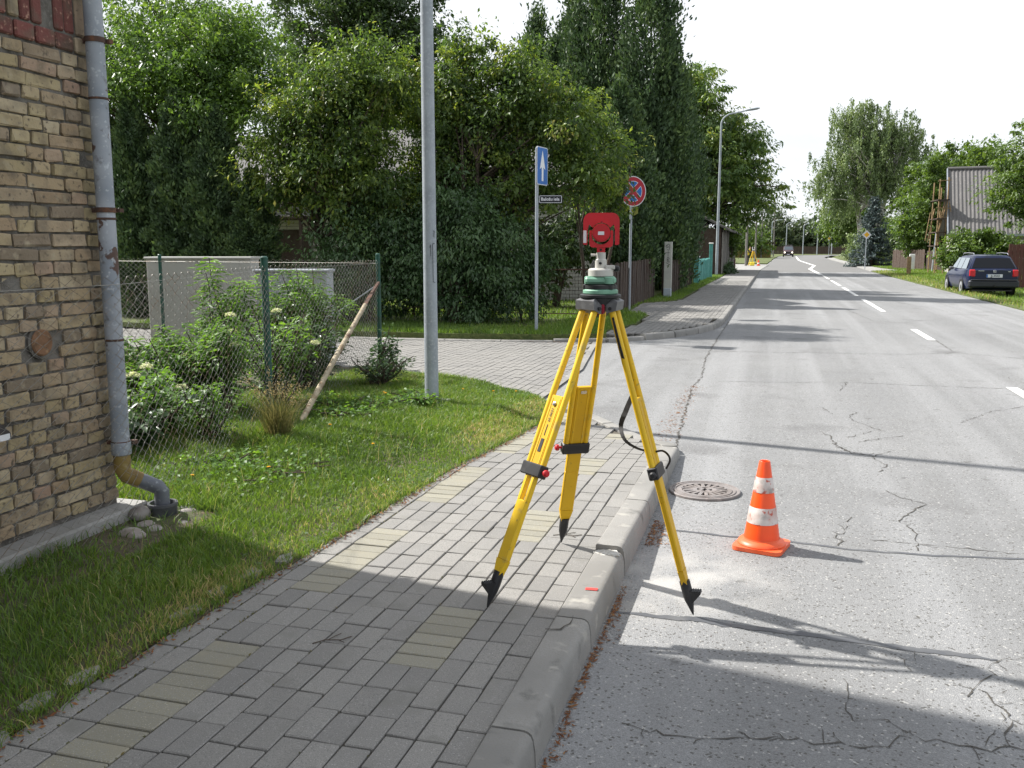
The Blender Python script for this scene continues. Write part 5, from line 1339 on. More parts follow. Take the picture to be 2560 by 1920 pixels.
tree('chestnut_tree', (13.3, 49, .05), 'large green tree reaching in from the right edge of the frame', 'tree',
     [(0, 0, 5.6, 2.9, 2.6, 2.6), (.6, 0, 8.2, 2.3, 2.2, 1.8), (-2.1, 0, 4.6, 1.5, 1.4, 1.3), (-2.4, -.2, 3.6, 1.2, 1.0, .8), (-1.5, -.2, 3.0, 1.2, .9, .6), (1.8, 0, 10, 1.6, 1.6, 1.3)],
     39, 'lf_green', 560, .42, 80, .16, (.24, 7), 1, 60, asp=.42, droop=.6, out=.8, shell=.45, flat=.5)
tree('roadside_tree', (12.4, 74.5, .05), 'green bushy tree hiding the left gable of the grey house', 'tree',
     [(0, 0, 2.6, 1.8, 1.4, 2.1), (.3, 0, 4.6, 1.1, 1.0, 1.3), (-1.5, .3, 1.9, 1.2, 1.1, 1.6), (1.4, 0, 1.6, 1.1, 1.0, 1.4)], 40, 'lf_green', 230, .38, 60, .19, (.1, 4), 2, 30, asp=.5, shell=.45)
tree('roadside_tree', (10.9, 73.5, .05), 'bright green tree just left of the wooden scaffold', 'tree',
     [(0, 0, 4.6, 1.5, 1.3, 2.2), (-1.0, 0, 2.6, 1.5, 1.2, 1.6), (.2, 0, 7.0, 1.0, 1.0, 1.3), (.9, .2, 2.4, 1.1, 1.0, 1.5)], 41, 'lf_green', 300, .36, 60, .19, (.07, 4), 2, 20, asp=.5, shell=.5)
tree('roadside_tree', (16.2, 84, .05), 'round-topped tree rising behind the left end of the grey roof', 'tree',
     [(0, 0, 8.2, 2.6, 2.2, 1.9), (-1.5, 0, 6.4, 2.2, 2.0, 2.2), (1.6, 0, 7.4, 1.8, 1.7, 1.6)], 42, 'lf_green', 200, .5, 55, .24, (.2, 7), 1, 30, asp=.6, shell=.45)
# far wood at the end of the road and three trees that rise out of it
fw_ = np.random.default_rng(50)
lob = [(x, 268 + fw_.uniform(-6, 10) + max(0, x - 20) * .25, 3.6 + fw_.uniform(-1, 1.2), 5.5, 4, 4.6 + fw_.uniform(-1, 1.5)) for x in np.arange(-60, 120, 5.5)]
me, _ = crown_mesh('far_wood', fw_, lob, 1500, 1.5, 34, 1.0, asp=.7, shell=.5)
tag(link('far_wood', me, M['lf_far']), 'far green wood closing the end of the road', 'wood', kind='stuff')
for i, (x, y, H, lb) in enumerate(((-.4, 262, 13, 'far tree with open crown beside the left lamp posts'), (6.5, 268, 10.5, 'small far tree above the oncoming van'), (17.5, 262, 13.5, 'far dark tree just left of the birch'))):
    tree('poplar_tree', (x, y, 0), lb, 'tree', [(0, 0, H * .6, 3.4, 3, H * .36), (1.5, 0, H * .45, 2.6, 2.4, H * .25), (-1.8, 0, H * .4, 2.4, 2.2, H * .22)], 60 + i, 'lf_far', 90, 1.0, 34, .7, (.3, H * .7), 1, 16, asp=.5, group='far trees')

# ---- garden shrubs behind the chain link fence
def shrub(name, loc, label, stems, seed, leaf, L, H, spread, nl0, asp=.3, flowers=0, fl_r=.05, cat='shrub', pairs=True):
    r = np.random.default_rng(seed); t = thing(name, loc, label, cat, 'garden shrubs'); nl = int(nl0 * 1.3); stems = int(stems * 1.35)
    mb = MB(); P = []; D = []; N = []; T = []; FP_ = []
    for s in range(stems):
        a = r.uniform(0, 6.28); h = H * r.uniform(.55, 1.0); sx = spread * r.uniform(.2, 1.0)
        ln_ = [np.array((sx * u * math.cos(a) + .04 * math.sin(5 * u + s), sx * u * math.sin(a) + .04 * math.cos(4 * u + s), h * u * (1 - .12 * u * sx))) for u in np.linspace(0, 1, 8)]
        mb.tube(ln_, [.010 * (1 - .8 * u) + .002 for u in np.linspace(0, 1, 8)], 5, cap=False)
        tn = r.uniform(0, .5)
        for _ in range(nl):
            u = r.uniform(.12, 1.0) ** .7; i = min(int(u * 7), 6); p = ln_[i] + (ln_[i + 1] - ln_[i]) * (u * 7 - i)
            b = r.uniform(0, 6.28); o = np.array((math.cos(b), math.sin(b), r.uniform(-.15, .45)))
            rach = r.uniform(.10, .22) * (1.15 - .4 * u)
            if pairs:                           # compound leaf: leaflets along a rachis
                sd = np.cross(o, (0, 0, 1)); sd /= np.linalg.norm(sd)
                for k in range(5):
                    q = p + o * rach * (.35 + .65 * (k // 2) / 2) + np.array((0, 0, -.05 * (k // 2)))
                    dd = o * .7 + sd * (1 if k % 2 else -1) * .9 if k < 4 else o
                    P.append(q + dd * L * .5 * .7); D.append(dd + r.normal(0, .15, 3) + np.array((0, 0, -.25))); N.append(r.normal(0, .3, 3) + np.array((0, 0, 1))); T.append(tn + r.uniform(0, .5) * (.5 + .5 * u))
            else:
                P.append(p + o * rach * .7); D.append(o + r.normal(0, .3, 3) + np.array((0, 0, -.2))); N.append(r.normal(0, .4, 3) + np.array((0, 0, 1))); T.append(tn + r.uniform(0, .5))
        if s < flowers: FP_.append(ln_[-1])
    P = np.array(P); n = len(P); LL = L * r.uniform(.6, 1.25, n)
    V, F = leafset(P, np.array(D), np.array(N), LL, LL * asp); V[:, 2] = np.maximum(V[:, 2], .0)
    link('foliage', np_mesh('foliage', V, F, np.repeat(np.clip(T, 0, 1), 4)), M[leaf], t)
    mb.build('stem', M['bark'], t)
    for p in FP_:
        k = 90; rr_ = fl_r * np.sqrt(r.uniform(0, 1, k)); a = r.uniform(0, 6.28, k)
        C = np.stack([rr_ * np.cos(a), rr_ * np.sin(a), .022 - (rr_ / fl_r) ** 2 * .022 + r.normal(0, .006, k)], 1) + p + np.array((0, 0, .015))
        V, F = leafset(C, r.normal(0, 1, (k, 3)), np.array([[0, 0, 1]]) + r.normal(0, .3, (k, 3)), .022, .018)
        link('flower_head', np_mesh('flower_head', V, F, np.repeat(r.uniform(0, 1, k), 4)), M['lf_flower'], t)
    return t
shrub('elder_shrub', (-5.75, 8.7, .1), 'tall leafy shoot shrub in front of the cream cabinet', 9, 1, 'lf_garden', .105, 1.5, .42, 38, .28, 0)
shrub('elder_shrub', (-5.2, 9.3, .1), 'leafy green shrub before the blue-grey cabinet', 20, 2, 'lf_garden', .10, 1.38, .55, 40, .28, 1)
shrub('elder_shrub', (-4.55, 7.65, .1), 'brownish overgrown shrub pressed against the fence beside its middle post', 22, 3, 'lf_garden', .075, 1.0, .5, 44, .4, 2, pairs=False)
shrub('elder_shrub', (-4.9, 7.0, .1), 'green shrub with creamy flower heads left of the middle post', 19, 4, 'lf_garden', .09, .96, .55, 40, .34, 4, .05)
shrub('hydrangea_shrub', (-4.75, 6.1, .1), 'low flowering shrub with white heads next to the downpipe', 18, 5, 'lf_garden', .085, .64, .45, 38, .5, 4, .05, pairs=False)
shrub('hydrangea_shrub', (-4.5, 5.5, .1), 'dark glossy low shrub just right of the downpipe', 14, 6, 'lf_bush', .085, .52, .4, 40, .5, 1, pairs=False)
shrub('elder_shrub', (-4.1, 5.95, .1), 'small upright green bush before the fence near the pipe', 9, 7, 'lf_garden', .06, .55, .2, 40, .45, 0, pairs=False)
shrub('elder_shrub', (-4.75, 8.6, .1), 'dark shaded shrub behind the slanting brace', 18, 8, 'lf_bush', .09, .95, .5, 36, .4, 0, pairs=False)
shrub('elder_shrub', (-5.9, 7.6, .1), 'green shrub deeper in the garden behind the flowering one', 16, 9, 'lf_garden', .1, .72, .5, 34, .3, 0)
shrub('nettle_plant', (-4.5, 10.05, .1), 'dark upright nettle growing at the fence end post', 8, 10, 'lf_bush', .07, .62, .14, 34, .45, 0, pairs=False, cat='plant')
shrub('weed_plant', (-4.25, 9.3, .1), 'tangle of low weeds right of the brace foot', 22, 11, 'lf_bush', .05, .38, .42, 26, .4, 0, pairs=False, cat='plant')
shrub('weed_plant', (-3.3, 8.15, .1), 'leafy weed around the lamp pole base', 14, 12, 'lf_garden', .055, .16, .24, 14, .55, 0, pairs=False, cat='plant')
shrub('weed_plant', (-3.75, 7.6, .1), 'bright ground weeds before the lamp pole', 40, 13, 'lf_garden', .05, .13, .6, 12, .6, 0, pairs=False, cat='plant')
shrub('weed_plant', (-3.55, 5.2, .1), 'patch of bright clover beside the drain pot', 90, 14, 'lf_garden', .036, .12, .75, 14, .8, 0, pairs=False, cat='plant')
# tuft of dry grass before the middle post
r = np.random.default_rng(71); t = thing('grass_tuft', (-3.72, 6.25, .1), 'tall tuft of dry ornamental grass before the fence brace', 'grass tuft')
n = 520; a = r.uniform(0, 6.28, n); rr2 = .08 * np.sqrt(r.uniform(0, 1, n)); P = np.stack([rr2 * np.cos(a), rr2 * np.sin(a), np.zeros(n)], 1)
link('blade', np_mesh('blade', *blades(P, .44, .0045, r, .55, r.uniform(0, .6, n))), M['grass_dry'], t)
Q2 = []; mb = MB()
for k in range(26):
    a = r.uniform(0, 6.28); h = r.uniform(.45, .68); o = np.array((math.cos(a), math.sin(a), 0)); s = r.uniform(.08, .34)
    pts = [o * s * u * u + np.array((0, 0, h * (u - .18 * u * u * s * 3))) for u in np.linspace(0, 1, 7)]; mb.tube(pts, .0013, 3, cap=False)
    for _ in range(26): Q2.append(pts[-1] + (pts[-2] - pts[-1]) * r.uniform(-.2, 1.4) + r.normal(0, .012, 3))
Q2 = np.array(Q2); V, F = leafset(Q2, r.normal(0, 1, (len(Q2), 3)), r.normal(0, 1, (len(Q2), 3)), .02, .006)
link('seed_head', np_mesh('seed_head', V, F, np.repeat(r.uniform(.6, 1, len(Q2)), 4)), M['grass_dry'], t)['kind'] = 'stuff'; mb.build('stalk', M['grass_dry'], t)
# dandelions in the near grass
for (x, y) in ((-3.45, 4.75), (-3.05, 4.98), (-2.55, 9.0), (-2.75, 8.85), (-3.1, 8.9), (-3.62, 8.05), (-3.58, 8.0), (-2.75, 5.9), (-3.35, 6.4)):
    t = thing('dandelion', (x, y, near_z(x, y)), 'small yellow flower standing in the near grass', 'flower', 'yellow flowers in the grass')
    h = r.uniform(.07, .12)
    MB().tube([(0, 0, 0), (.006, 0, h)], .0018, 4).build('stalk', M['lf_garden'], t)
    k = 30; a = r.uniform(0, 6.28, k); C = np.stack([.010 * np.cos(a), .010 * np.sin(a), np.full(k, h)], 1) * r.uniform(.3, 1, (k, 1)); C[:, 2] = h + r.uniform(0, .006, k)
    V, F = leafset(C + np.array((.006, 0, 0)), np.stack([np.cos(a), np.sin(a), np.full(k, .3)], 1), np.tile([[0., 0, 1]], (k, 1)), .014, .007); link('flower_head', np_mesh('flower_head', V, F, np.repeat(r.uniform(0, 1, k), 4)), M['lf_dandelion'], t)
# twigs on the pavement
for (x, y, a, lb) in ((-1.62, 3.05, .6, 'dry forked twig lying in the shaded pavement'), (-1.02, 4.60, .2, 'tiny twig lying near the rear tripod foot')):
    tw = MB().tube([(-.07, 0, .003), (-.02, .012, .006), (.04, -.004, .004), (.085, .018, .003)], .0022, 5).tube([(-.01, .01, .005), (.03, .045, .004), (.05, .06, .003)], .0016, 5).tube([(.03, 0, .004), (.05, -.03, .003)], .0014, 5)
    tag(tw.build('twig', M['bark'], None, loc=(x, y, zs(y) + .002), rot=(0, 0, a)), lb, 'twig', 'twigs on the pavement')
# ================================================================== WHITE BRICK HOUSE BEHIND THE TREES
hs = thing('white_brick_house', (-12.5, 26, .1), 'white silicate brick house half hidden behind lilacs and conifers', 'house')
HY0 = 26.0
XL, XR = -20.0, -5.1
op = [(-15.7, -14.1, .12, 2.2, 'door'), (-12.6, -11.2, .95, 2.35, 'window'), (-9.4, -8.0, .95, 2.35, 'window'), (-7.1, -6.0, .95, 2.35, 'window')]
off(MB().box(((XL + XR) / 2, HY0 + 3.56, 1.75), (XR - XL, 7.0, 3.5)), hs).build('wall', M['mortar'], hs)
m = MB(); z = .12; row = 0
while z < 3.4:
    x = XL - (.13 if row % 2 else 0)
    while x < XR:
        xa, xb = max(x, XL), min(x + .25, XR)
        if xb - xa > .04 and not any(xa < o[1] and xb > o[0] and z + .088 > o[2] and z < o[3] for o in op):
            m.box(((xa + xb) / 2, HY0 + .045, z + .044), (xb - xa, .07, .088))
        x += .262
    z += .100; row += 1
off(m, hs).build('brick_field', M['brick_white'], hs, kind='stuff')
m = MB(); z = .12; row = 0
while z < 3.4:                                  # right side wall
    y = HY0 + .1 - (.13 if row % 2 else 0)
    while y < HY0 + 7: m.box((XR + .01, y + .125, z + .044), (.05, .25, .088)); y += .262
    z += .100; row += 1
off(m, hs).build('brick_field', M['brick_white'], hs, kind='stuff')
for (xa, xb, za, zb, kd) in op:
    if kd == 'door':
        d = off(MB().box(((xa + xb) / 2, HY0 + .05, (za + zb) / 2), (xb - xa - .04, .05, zb - za)), hs).build('door', M['wood_brown'], hs)
        off(MB().lathe([(.02, 0), (.02, .05)], 8, (xb - .2, HY0 + .02, 1.1), rotm('X', R(90))), hs).build('handle', M['chrome'], d)
    else:
        wn = off(MB().box(((xa + xb) / 2, HY0 + .06, (za + zb) / 2), (xb - xa - .02, .03, zb - za)), hs).build('window', M['glass'], hs)
        f = MB()
        for xx in (xa + .03, (xa + xb) / 2, xb - .03): f.box((xx, HY0 + .03, (za + zb) / 2), (.07, .07, zb - za))
        for zz in (za + .03, zb - .03): f.box(((xa + xb) / 2, HY0 + .028, zz), (xb - xa, .07, .07))
        off(f, hs).build('window_frame', M['white'], wn)
m = MB(); m.prism([(-.5, 3.35), (3.5, 5.6), (7.5, 3.35), (7.5, 3.2), (3.5, 5.45), (-.5, 3.2)], XL - .4, XR + .4, np.array([[0, 0, 1], [1, 0, 0], [0, 1, 0]]), (0, HY0, 0))
off(m, hs).build('roof', M['roof_sheet'], hs)
m = MB(); m.prism([(0, 3.3), (3.5, 5.2), (7, 3.3)], XR - .2, XR, np.array([[0, 0, 1], [1, 0, 0], [0, 1, 0]]), (0, HY0, 0)); off(m, hs).build('gable', M['brick_white'], hs)
off(MB().box((-14.9, HY0 - .6, 2.55), (2.6, 1.3, .10), ch=.02).box((-13.75, HY0 - 1.15, 1.3), (.09, .09, 2.5)).box((-16.05, HY0 - 1.15, 1.3), (.09, .09, 2.5)), hs).build('porch_canopy', M['wood_brown'], hs)

# ================================================================== WIRE FENCE OF THE CORNER GARDEN
wf = thing('wire_fence', (-6.5, 19.0, .1), 'low dark wire fence with rusty top rail before the garden', 'fence')
off(MB().tube([(-10.5, 18.6, 1.17), (-3.55, 19.1, 1.19)], .018, 6), wf).build('top_rail', M['rust'], wf)
off(MB().tube([(-10.5, 18.6, .25), (-3.55, 19.1, .25)], .012, 6), wf).build('bottom_rail', M['rust'], wf)
for k in range(6):
    x = -10.4 + k * 1.36; off(MB().box((x, 18.6 + (x + 10.5) * .072, .6), (.05, .05, 1.2)), wf).build('post', M['rust'], wf)
m = MB()
for k in range(110):
    x = -10.5 + k * .063; y = 18.6 + (x + 10.5) * .072; m.bar((x, y, .2), (x, y, 1.15), .003, .003)
for z in np.arange(.3, 1.15, .09): m.bar((-10.5, 18.6, z), (-3.55, 19.1, z), .003, .003)
off(m, wf).build('wire_mesh', M['rust'], wf, kind='stuff')

# ================================================================== FENCES ALONG THE FAR PAVEMENT
fr = np.random.default_rng(81)
def plank_fence(name, label, x, y0, y1, pitch, wd, h0, h1, mt, zb=.12, point=False, rail=True, group='fences along the far pavement', hj=.02, dx=0):
    t = thing(name, (x, y0, zb), label, 'fence', group)
    mes = []
    for i in range(4):
        hh_ = (h0 + h1) / 2 + fr.normal(0, hj)
        pl_ = [(-wd / 2, 0), (wd / 2, 0), (wd / 2, hh_ - (.05 if point else 0)), (0, hh_), (-wd / 2, hh_ - (.05 if point else 0))]
        me = MB().prism(pl_, -.011, .011, np.array([[0, 0, 1], [1, 0, 0], [0, 1, 0]])).mesh('plank'); me.materials.append(M[mt]); mes.append(me)
    y = 0.0; k = 0
    while y < y1 - y0:
        o = link('plank', mes[k % 4], None, t, (dx * y + fr.normal(0, .006), y, fr.normal(0, .01)), (fr.normal(0, .01), fr.normal(0, .012), 0)); o.scale = (1, fr.uniform(.9, 1.05), 1 + ((h1 - h0) * (y / (y1 - y0) - .5)) / ((h0 + h1) / 2))
        y += pitch; k += 1
    if rail:
        for z in (.28, h0 - .22): MB().bar((-.03, 0, z), (-.03 + dx * (y1 - y0), y1 - y0, z), .04, .07).build('rail', M[mt], t)
        for yy in np.arange(0, y1 - y0, 2.4): MB().box((-.07 + dx * yy, yy, h0 / 2), (.09, .09, h0)).build('post', M[mt], t)
    return t
plank_fence('plank_fence', 'dark brown vertical plank fence before the graffiti pillar', -3.55, 19.3, 28.2, .15, .125, 1.15, 1.2, 'wood_brown')
plank_fence('plank_fence', 'dark brown plank fence between the graffiti pillar and teal fence', -3.30, 29.0, 39.2, .27, .14, 1.1, 1.08, 'wood_brown')
plank_fence('picket_fence', 'teal painted picket fence beside the tall lamp post', -3.22, 39.7, 47.6, .15, .11, 1.02, 1.0, 'teal', point=True)
for (y, h, lb) in ((39.45, 1.12, 'square teal gate post at near end of teal fence'), (47.9, 1.72, 'taller teal gate post with white cap near lamp post')):
    t = thing('gate_post', (-3.18, y, .12), lb, 'post', 'teal gate posts')
    MB().box((0, 0, h / 2), (.17, .17, h), ch=.012).build('shaft', M['teal'], t); MB().box((0, 0, h + .03), (.23, .23, .06), ch=.02).build('cap', M['white'], t)
# concrete pillar with painted strokes
t = thing('concrete_pillar', (-3.19, 28.6, .12), 'tall pale concrete pillar with black graffiti beside brown fence', 'pillar')
MB().box((0, 0, .14), (.23, .20, .28), ch=.01).build('footing', mat('pillar_foot', (.42, .47, .52), .9, var=[(6, (.33, .37, .41), .45, .62, 4)]), t)
MB().box((0, 0, .99), (.235, .14, 1.44), ch=.008).build('shaft', mat('pillar_pale', (.52, .52, .47), .9, var=[(3, (.44, .44, .40), .42, .62, 5)]), t)
st = MB()
A3 = plane3(R(6)); o3 = np.array((0.0, -.0, 0))
def stroke(pts, wd=.013):
    for a, b in zip(pts, pts[1:]):
        a = np.array(a, float); b = np.array(b, float); d = (b - a) / np.linalg.norm(b - a); n = np.array((-d[1], d[0])) * wd / 2
        a = a - d * wd * .3; b = b + d * wd * .3
        st.quad(*[(q[0], -.073, q[1]) for q in (a + n, a - n, b - n, b + n)])
stroke([(-.07, 1.55), (-.05, 1.60), (0, 1.64), (.04, 1.62), (.045, 1.55), (.03, 1.47), (.0, 1.45), (-.03, 1.48)]); stroke([(-.08, 1.58), (-.03, 1.59), (.01, 1.55), (-.06, 1.52)])
stroke([(-.08, 1.375), (.05, 1.375)]); stroke([(0, 1.42), (.0, 1.27)])
stroke([(0, 1.25), (-.025, 1.21), (-.02, 1.10)]); stroke([(0, 1.25), (.04, 1.20), (-.01, 1.16), (.05, 1.09), (-.02, 1.09)])
stroke([(-.06, 1.07), (.055, 1.01), (-.03, .97)])
st.build('graffiti', M['ink'], t)
# grey board shed and its leaning boards
sh = thing('board_shed', (-2.92, 52.6, .1), 'weathered grey board shed with sagging roof beyond lamp post', 'shed')
MB().box((-1.6, 8.7, 1.3), (3.1, 17.4, 2.6)).build('wall', M['wood_brown'], sh)
for k in range(46):
    y = .18 + k * .37
    MB().box((.03 + fr.normal(0, .01), y, 1.3 + fr.normal(0, .06)), (.03, .24 + .08 * (k % 3 == 0), 2.45 + fr.normal(0, .12))).build('board', M['wood_grey'], sh)
MB().prism([(.45, 2.55), (-1.6, 3.6), (-3.6, 2.5), (-3.6, 2.4), (-1.6, 3.45), (.45, 2.45)], -.3, 17.7, np.array([[1, 0, 0], [0, 0, 1], [0, 1, 0]])).build('roof', M['roof_dark'], sh)
MB().box((.06, 16.6, .35), (.06, 1.2, .7)).build('red_board', M['wood_red'], sh)
tree('climbing_bush', (-2.7, 60.5, .1), 'yellow-green creeper growing over the board shed', 'bush', [(0, 0, 2.1, .35, .8, .6), (.1, .6, 1.6, .3, .5, .5)], 82, 'lf_green', 40, .22, 40, .14, (.03, 1.8), 1, 8, asp=.6)
tree('pavement_weeds', (-2.75, 56.5, .1), 'dark weeds at the foot of the board shed', 'bush', [(0, 0, .25, .3, 2.5, .3)], 83, 'lf_bush', 50, .2, 40, .14, (.02, .4), 1, 6, asp=.4)

# utility poles on the far left
for (x, y, H, lb) in ((-2.55, 85.5, 5.6, 'grey pole beside the far surveyor'), (-2.3, 112, 6.3, 'second thin pole beyond the far survey tripod'), (-2.2, 150, 8, 'third thin pole before the yellow shed'), (-.4, 170, 9.5, 'thin pole with small lamp left of the far lamps')):
    t = thing('utility_pole', (x, y, .03), lb, 'pole', 'far utility poles'); MB().tube([(0, 0, 0), (0, 0, H)], [.12, .09], 8).build('pole', M['wood_grey'], t); MB().box((.12, 0, H - .3), (.3, .06, .06)).build('bracket', M['galv'], t)
for i, (x, y, H, lb) in enumerate(((-1.0, 214, 7.6, 'far arched lamp post leftmost of the row'), (2.2, 216, 7.2, 'far arched lamp post just left of the van'), (6.0, 222, 7.0, 'far lamp post just right of the van'), (9.2, 224, 6.6, 'far arched lamp post in the middle of the bend'), (12.6, 228, 6.4, 'far lamp post nearest the far diamond sign'))):
    street_lamp((x, y, .05), H, .12, .08, 1.6, lb, 0 if i != 0 else 0, False)
# far fences and shed at the end of the road
def panel_fence(name, label, a, b, h, mt, pitch=.14, z0=.05, group='far fences', hv=.03):
    a = np.array(a, float); b = np.array(b, float); L = np.linalg.norm(b - a); d = (b - a) / L; ang = math.atan2(d[1], d[0])
    t = thing(name, (a[0], a[1], z0), label, 'fence', group, ang); mb = MB(); n = int(L / pitch)
    for k in range(n): hh_ = h + fr.normal(0, hv); mb.box((pitch * (k + .5), fr.normal(0, .006), hh_ / 2), (pitch * .9, .025, hh_))
    q = mb.build('plank_row', M[mt], t, kind='stuff')
    for z in (.25, h - .3): MB().box((L / 2, .04, z), (L, .05, .08)).build('rail', M[mt], t)
    return t
panel_fence('board_fence', 'long dark red fence closing the end of the road', (-2, 240), (45, 252), 1.9, 'wood_brown', .35)
t = thing('small_shed', (-7.5, 152, .05), 'small ochre shed with brown roof far left', 'shed'); MB().box((3.5, 2, 1.1), (6.5, 4, 2.2)).build('wall', mat('ochre_wall', (.26, .19, .06), .9), t)
MB().prism([(-.2, 2.2), (7.2, 2.2), (7.2, 2.5), (-.2, 2.5)], -.4, 4.4, np.array([[1, 0, 0], [0, 0, 1], [0, 1, 0]])).build('roof', M['wood_brown'], t)
tree('far_bush', (-5.5, 150, .05), 'green bush rising behind the small ochre shed', 'bush', [(0, 0, 3.0, 3.0, 2, 2.6), (3, 0, 2.4, 2, 2, 2)], 84, 'lf_green', 60, .8, 40, .4, (.1, 3), 2, 10, asp=.5)

# ================================================================== FAR SURVEY PARTY
t = thing('survey_tripod', (-1.95, 86.5, .04), 'distant yellow survey tripod with white instrument on it', 'tripod', 'survey tripods')
for a in (100, 215, 335):
    MB().tube([(.06 * math.cos(R(a)), .06 * math.sin(R(a)), 1.3), (.5 * math.cos(R(a)), .5 * math.sin(R(a)), 0)], [.035, .03], 6).build('leg', M['yellow'], t)
MB().lathe([(.09, 1.28), (.1, 1.36)], 12).build('head_plate', M['black'], t)
ins = thing('total_station', (-1.95, 86.5, 1.40), 'white total station on the distant tripod', 'survey instrument')
MB().box((0, 0, .05), (.2, .18, .1), ch=.02).box((-.09, 0, .2), (.06, .16, .24), ch=.015).box((.09, 0, .2), (.06, .16, .24), ch=.015).build('yoke', M['white'], ins)
MB().lathe([(.05, -.12), (.055, .12)], 12, (0, 0, .22), rotm('X', R(90))).build('telescope', M['black'], ins)
t = thing('traffic_cone', (-1.45, 85.6, .04), 'distant orange cone under the far survey tripod', 'traffic cone')
MB().box((0, 0, .02), (.34, .34, .04), ch=.01).build('base', M['orange'], t); MB().lathe([(.12, .04), (.03, .55)], 14).build('cone_body', M['orange'], t); MB().lathe([(.104, .16), (.080, .28)], 14, cap=False).build('white_band', M['white'], t)
t = thing('equipment_case', (-2.0, 85.3, .04), 'bright yellow instrument case on pavement beneath far tripod', 'case')
MB().box((0, 0, .17), (.42, .3, .34), ch=.04).build('shell', mat('case_yellow', (.85, .68, .06), .5), t); MB().box((0, 0, .36), (.14, .04, .04)).build('handle', M['black'], t)
# surveyor: one continuous skin, leaning to the instrument
def person(loc, rz, label):
    p = thing('person', loc, label, 'person', None, rz)
    J = {'pel': (0, 0, .93, .13), 'sp': (0, .07, 1.15, .13), 'ch': (0, .16, 1.36, .155), 'nk': (0, .22, 1.50, .06), 'hd': (0, .25, 1.62, .10), 'tp': (0, .26, 1.72, .075),
         'ls': (-.19, .16, 1.40, .065), 'le': (-.25, .30, 1.18, .05), 'lw': (-.14, .50, 1.28, .04), 'lh': (-.10, .58, 1.31, .045), 'rs': (.19, .16, 1.40, .065), 're': (.25, .32, 1.20, .05), 'rw': (.12, .52, 1.30, .04), 'rh': (.08, .60, 1.33, .045),
         'lt': (-.10, 0, .88, .10), 'lk': (-.12, .05, .48, .07), 'la': (-.13, -.02, .09, .05), 'lf': (-.14, .14, .04, .045), 'rt': (.10, 0, .88, .10), 'rk': (.13, .02, .48, .07), 'ra': (.15, -.06, .09, .05), 'rf': (.16, .10, .04, .045)}
    E = ['pel sp', 'sp ch', 'ch nk', 'nk hd', 'hd tp', 'ch ls', 'ls le', 'le lw', 'lw lh', 'ch rs', 'rs re', 're rw', 'rw rh', 'pel lt', 'lt lk', 'lk la', 'la lf', 'pel rt', 'rt rk', 'rk ra', 'ra rf']
    ks = list(J); me = bpy.data.meshes.new('body'); me.from_pydata([J[k][:3] for k in ks], [tuple(ks.index(a) for a in e.split()) for e in E], [])
    o = link('body', me, None); o.modifiers.new('skin', 'SKIN'); sv = me.skin_vertices[0].data
    for i, k in enumerate(ks): sv[i].radius = (J[k][3], J[k][3] * .9)
    sv[0].use_root = True
    sb = o.modifiers.new('sub', 'SUBSURF'); sb.levels = 2; sb.render_levels = 2
    dg = bpy.context.evaluated_depsgraph_get(); m2 = bpy.data.meshes.new_from_object(o.evaluated_get(dg)); bpy.data.objects.remove(o)
    for nm in ('cloth_dark', 'vest', 'skin', 'hair'): m2.materials.append(M[nm])
    for f in m2.polygons:
        c = f.center
        f.material_index = 3 if (c.z > 1.66 or (c.z > 1.58 and c.y < .22)) else 2 if (c.z > 1.5 or c.y > .47) else 1 if (c.z > .92 and abs(c.x) < .17 and (c.z < 1.12 or c.z > 1.2)) else 0
        f.use_smooth = True
    q = bpy.data.objects.new('body', m2); COL.objects.link(q); q.parent = p
    return p
person((-2.50, 87.4, .04), R(-110), 'surveyor in yellow and black jacket bending to the distant instrument')

# ================================================================== ONCOMING VAN
v = thing('van', (2.2, 172, .0), 'dark oncoming van with lit headlights far down the road', 'van')
def sect(ys, prof):                            # loft of mirrored cross sections
    mb = MB(); n = len(prof[0]); V = []; F = []
    for y, pr in zip(ys, prof):
        V += [(x, y, z) for x, z in pr] + [(-x, y, z) for x, z in pr[::-1]]
    k = 2 * n
    for i in range(len(ys) - 1):
        for j in range(k): F.append((i * k + j, i * k + (j + 1) % k, (i + 1) * k + (j + 1) % k, (i + 1) * k + j))
    F.append(tuple(range(k))); F.append(tuple((len(ys) - 1) * k + j for j in range(k - 1, -1, -1)))
    return mb.add(V, F)
vp = lambda b, w_, t_, tw: [(.55, b), (w_, b + .12), (w_ + .02, .75), (w_, 1.0), (tw, t_ - .12), (tw - .15, t_)]
sect([0, .12, .75, 1.3, 4.4, 4.5], [vp(.3, .86, .98, .80), vp(.25, .9, 1.02, .86), vp(.25, .9, 1.18, .86), vp(.25, .9, 1.95, .80), vp(.25, .9, 1.98, .80), vp(.35, .88, 1.9, .78)]).build('body', M['van_paint'], v, smooth=True)
MB().quad((-.76, .80, 1.22), (.76, .80, 1.22), (.70, 1.24, 1.86), (-.70, 1.24, 1.86)).build('windscreen', mat('van_glass', (.10, .12, .14), .1, spec=.4), v).location.y = -.02
for s in (-1, 1):
    MB().lathe([(.0, -.02), (.095, -.01), (.11, .03)], 16, (.64 * s, -.01, .80), rotm('X', R(90))).build('headlight', M['headlight'], v)
    for y in (.85, 3.6): MB().lathe([(.32, -.1), (.34, -.06), (.34, .06), (.32, .1)], 18, (.82 * s, y, .34), np.array([[0, 0, 1], [0, 1, 0], [1, 0, 0]])).build('wheel', M['tyre'], v)
MB().box((0, -.03, .45), (1.7, .12, .22), ch=.03).build('bumper', M['black'], v); MB().box((0, -.02, .78), (.9, .06, .16)).build('grille', M['black'], v); MB().box((0, -.09, .45), (.5, .02, .11)).build('number_plate', M['sign_white'], v)
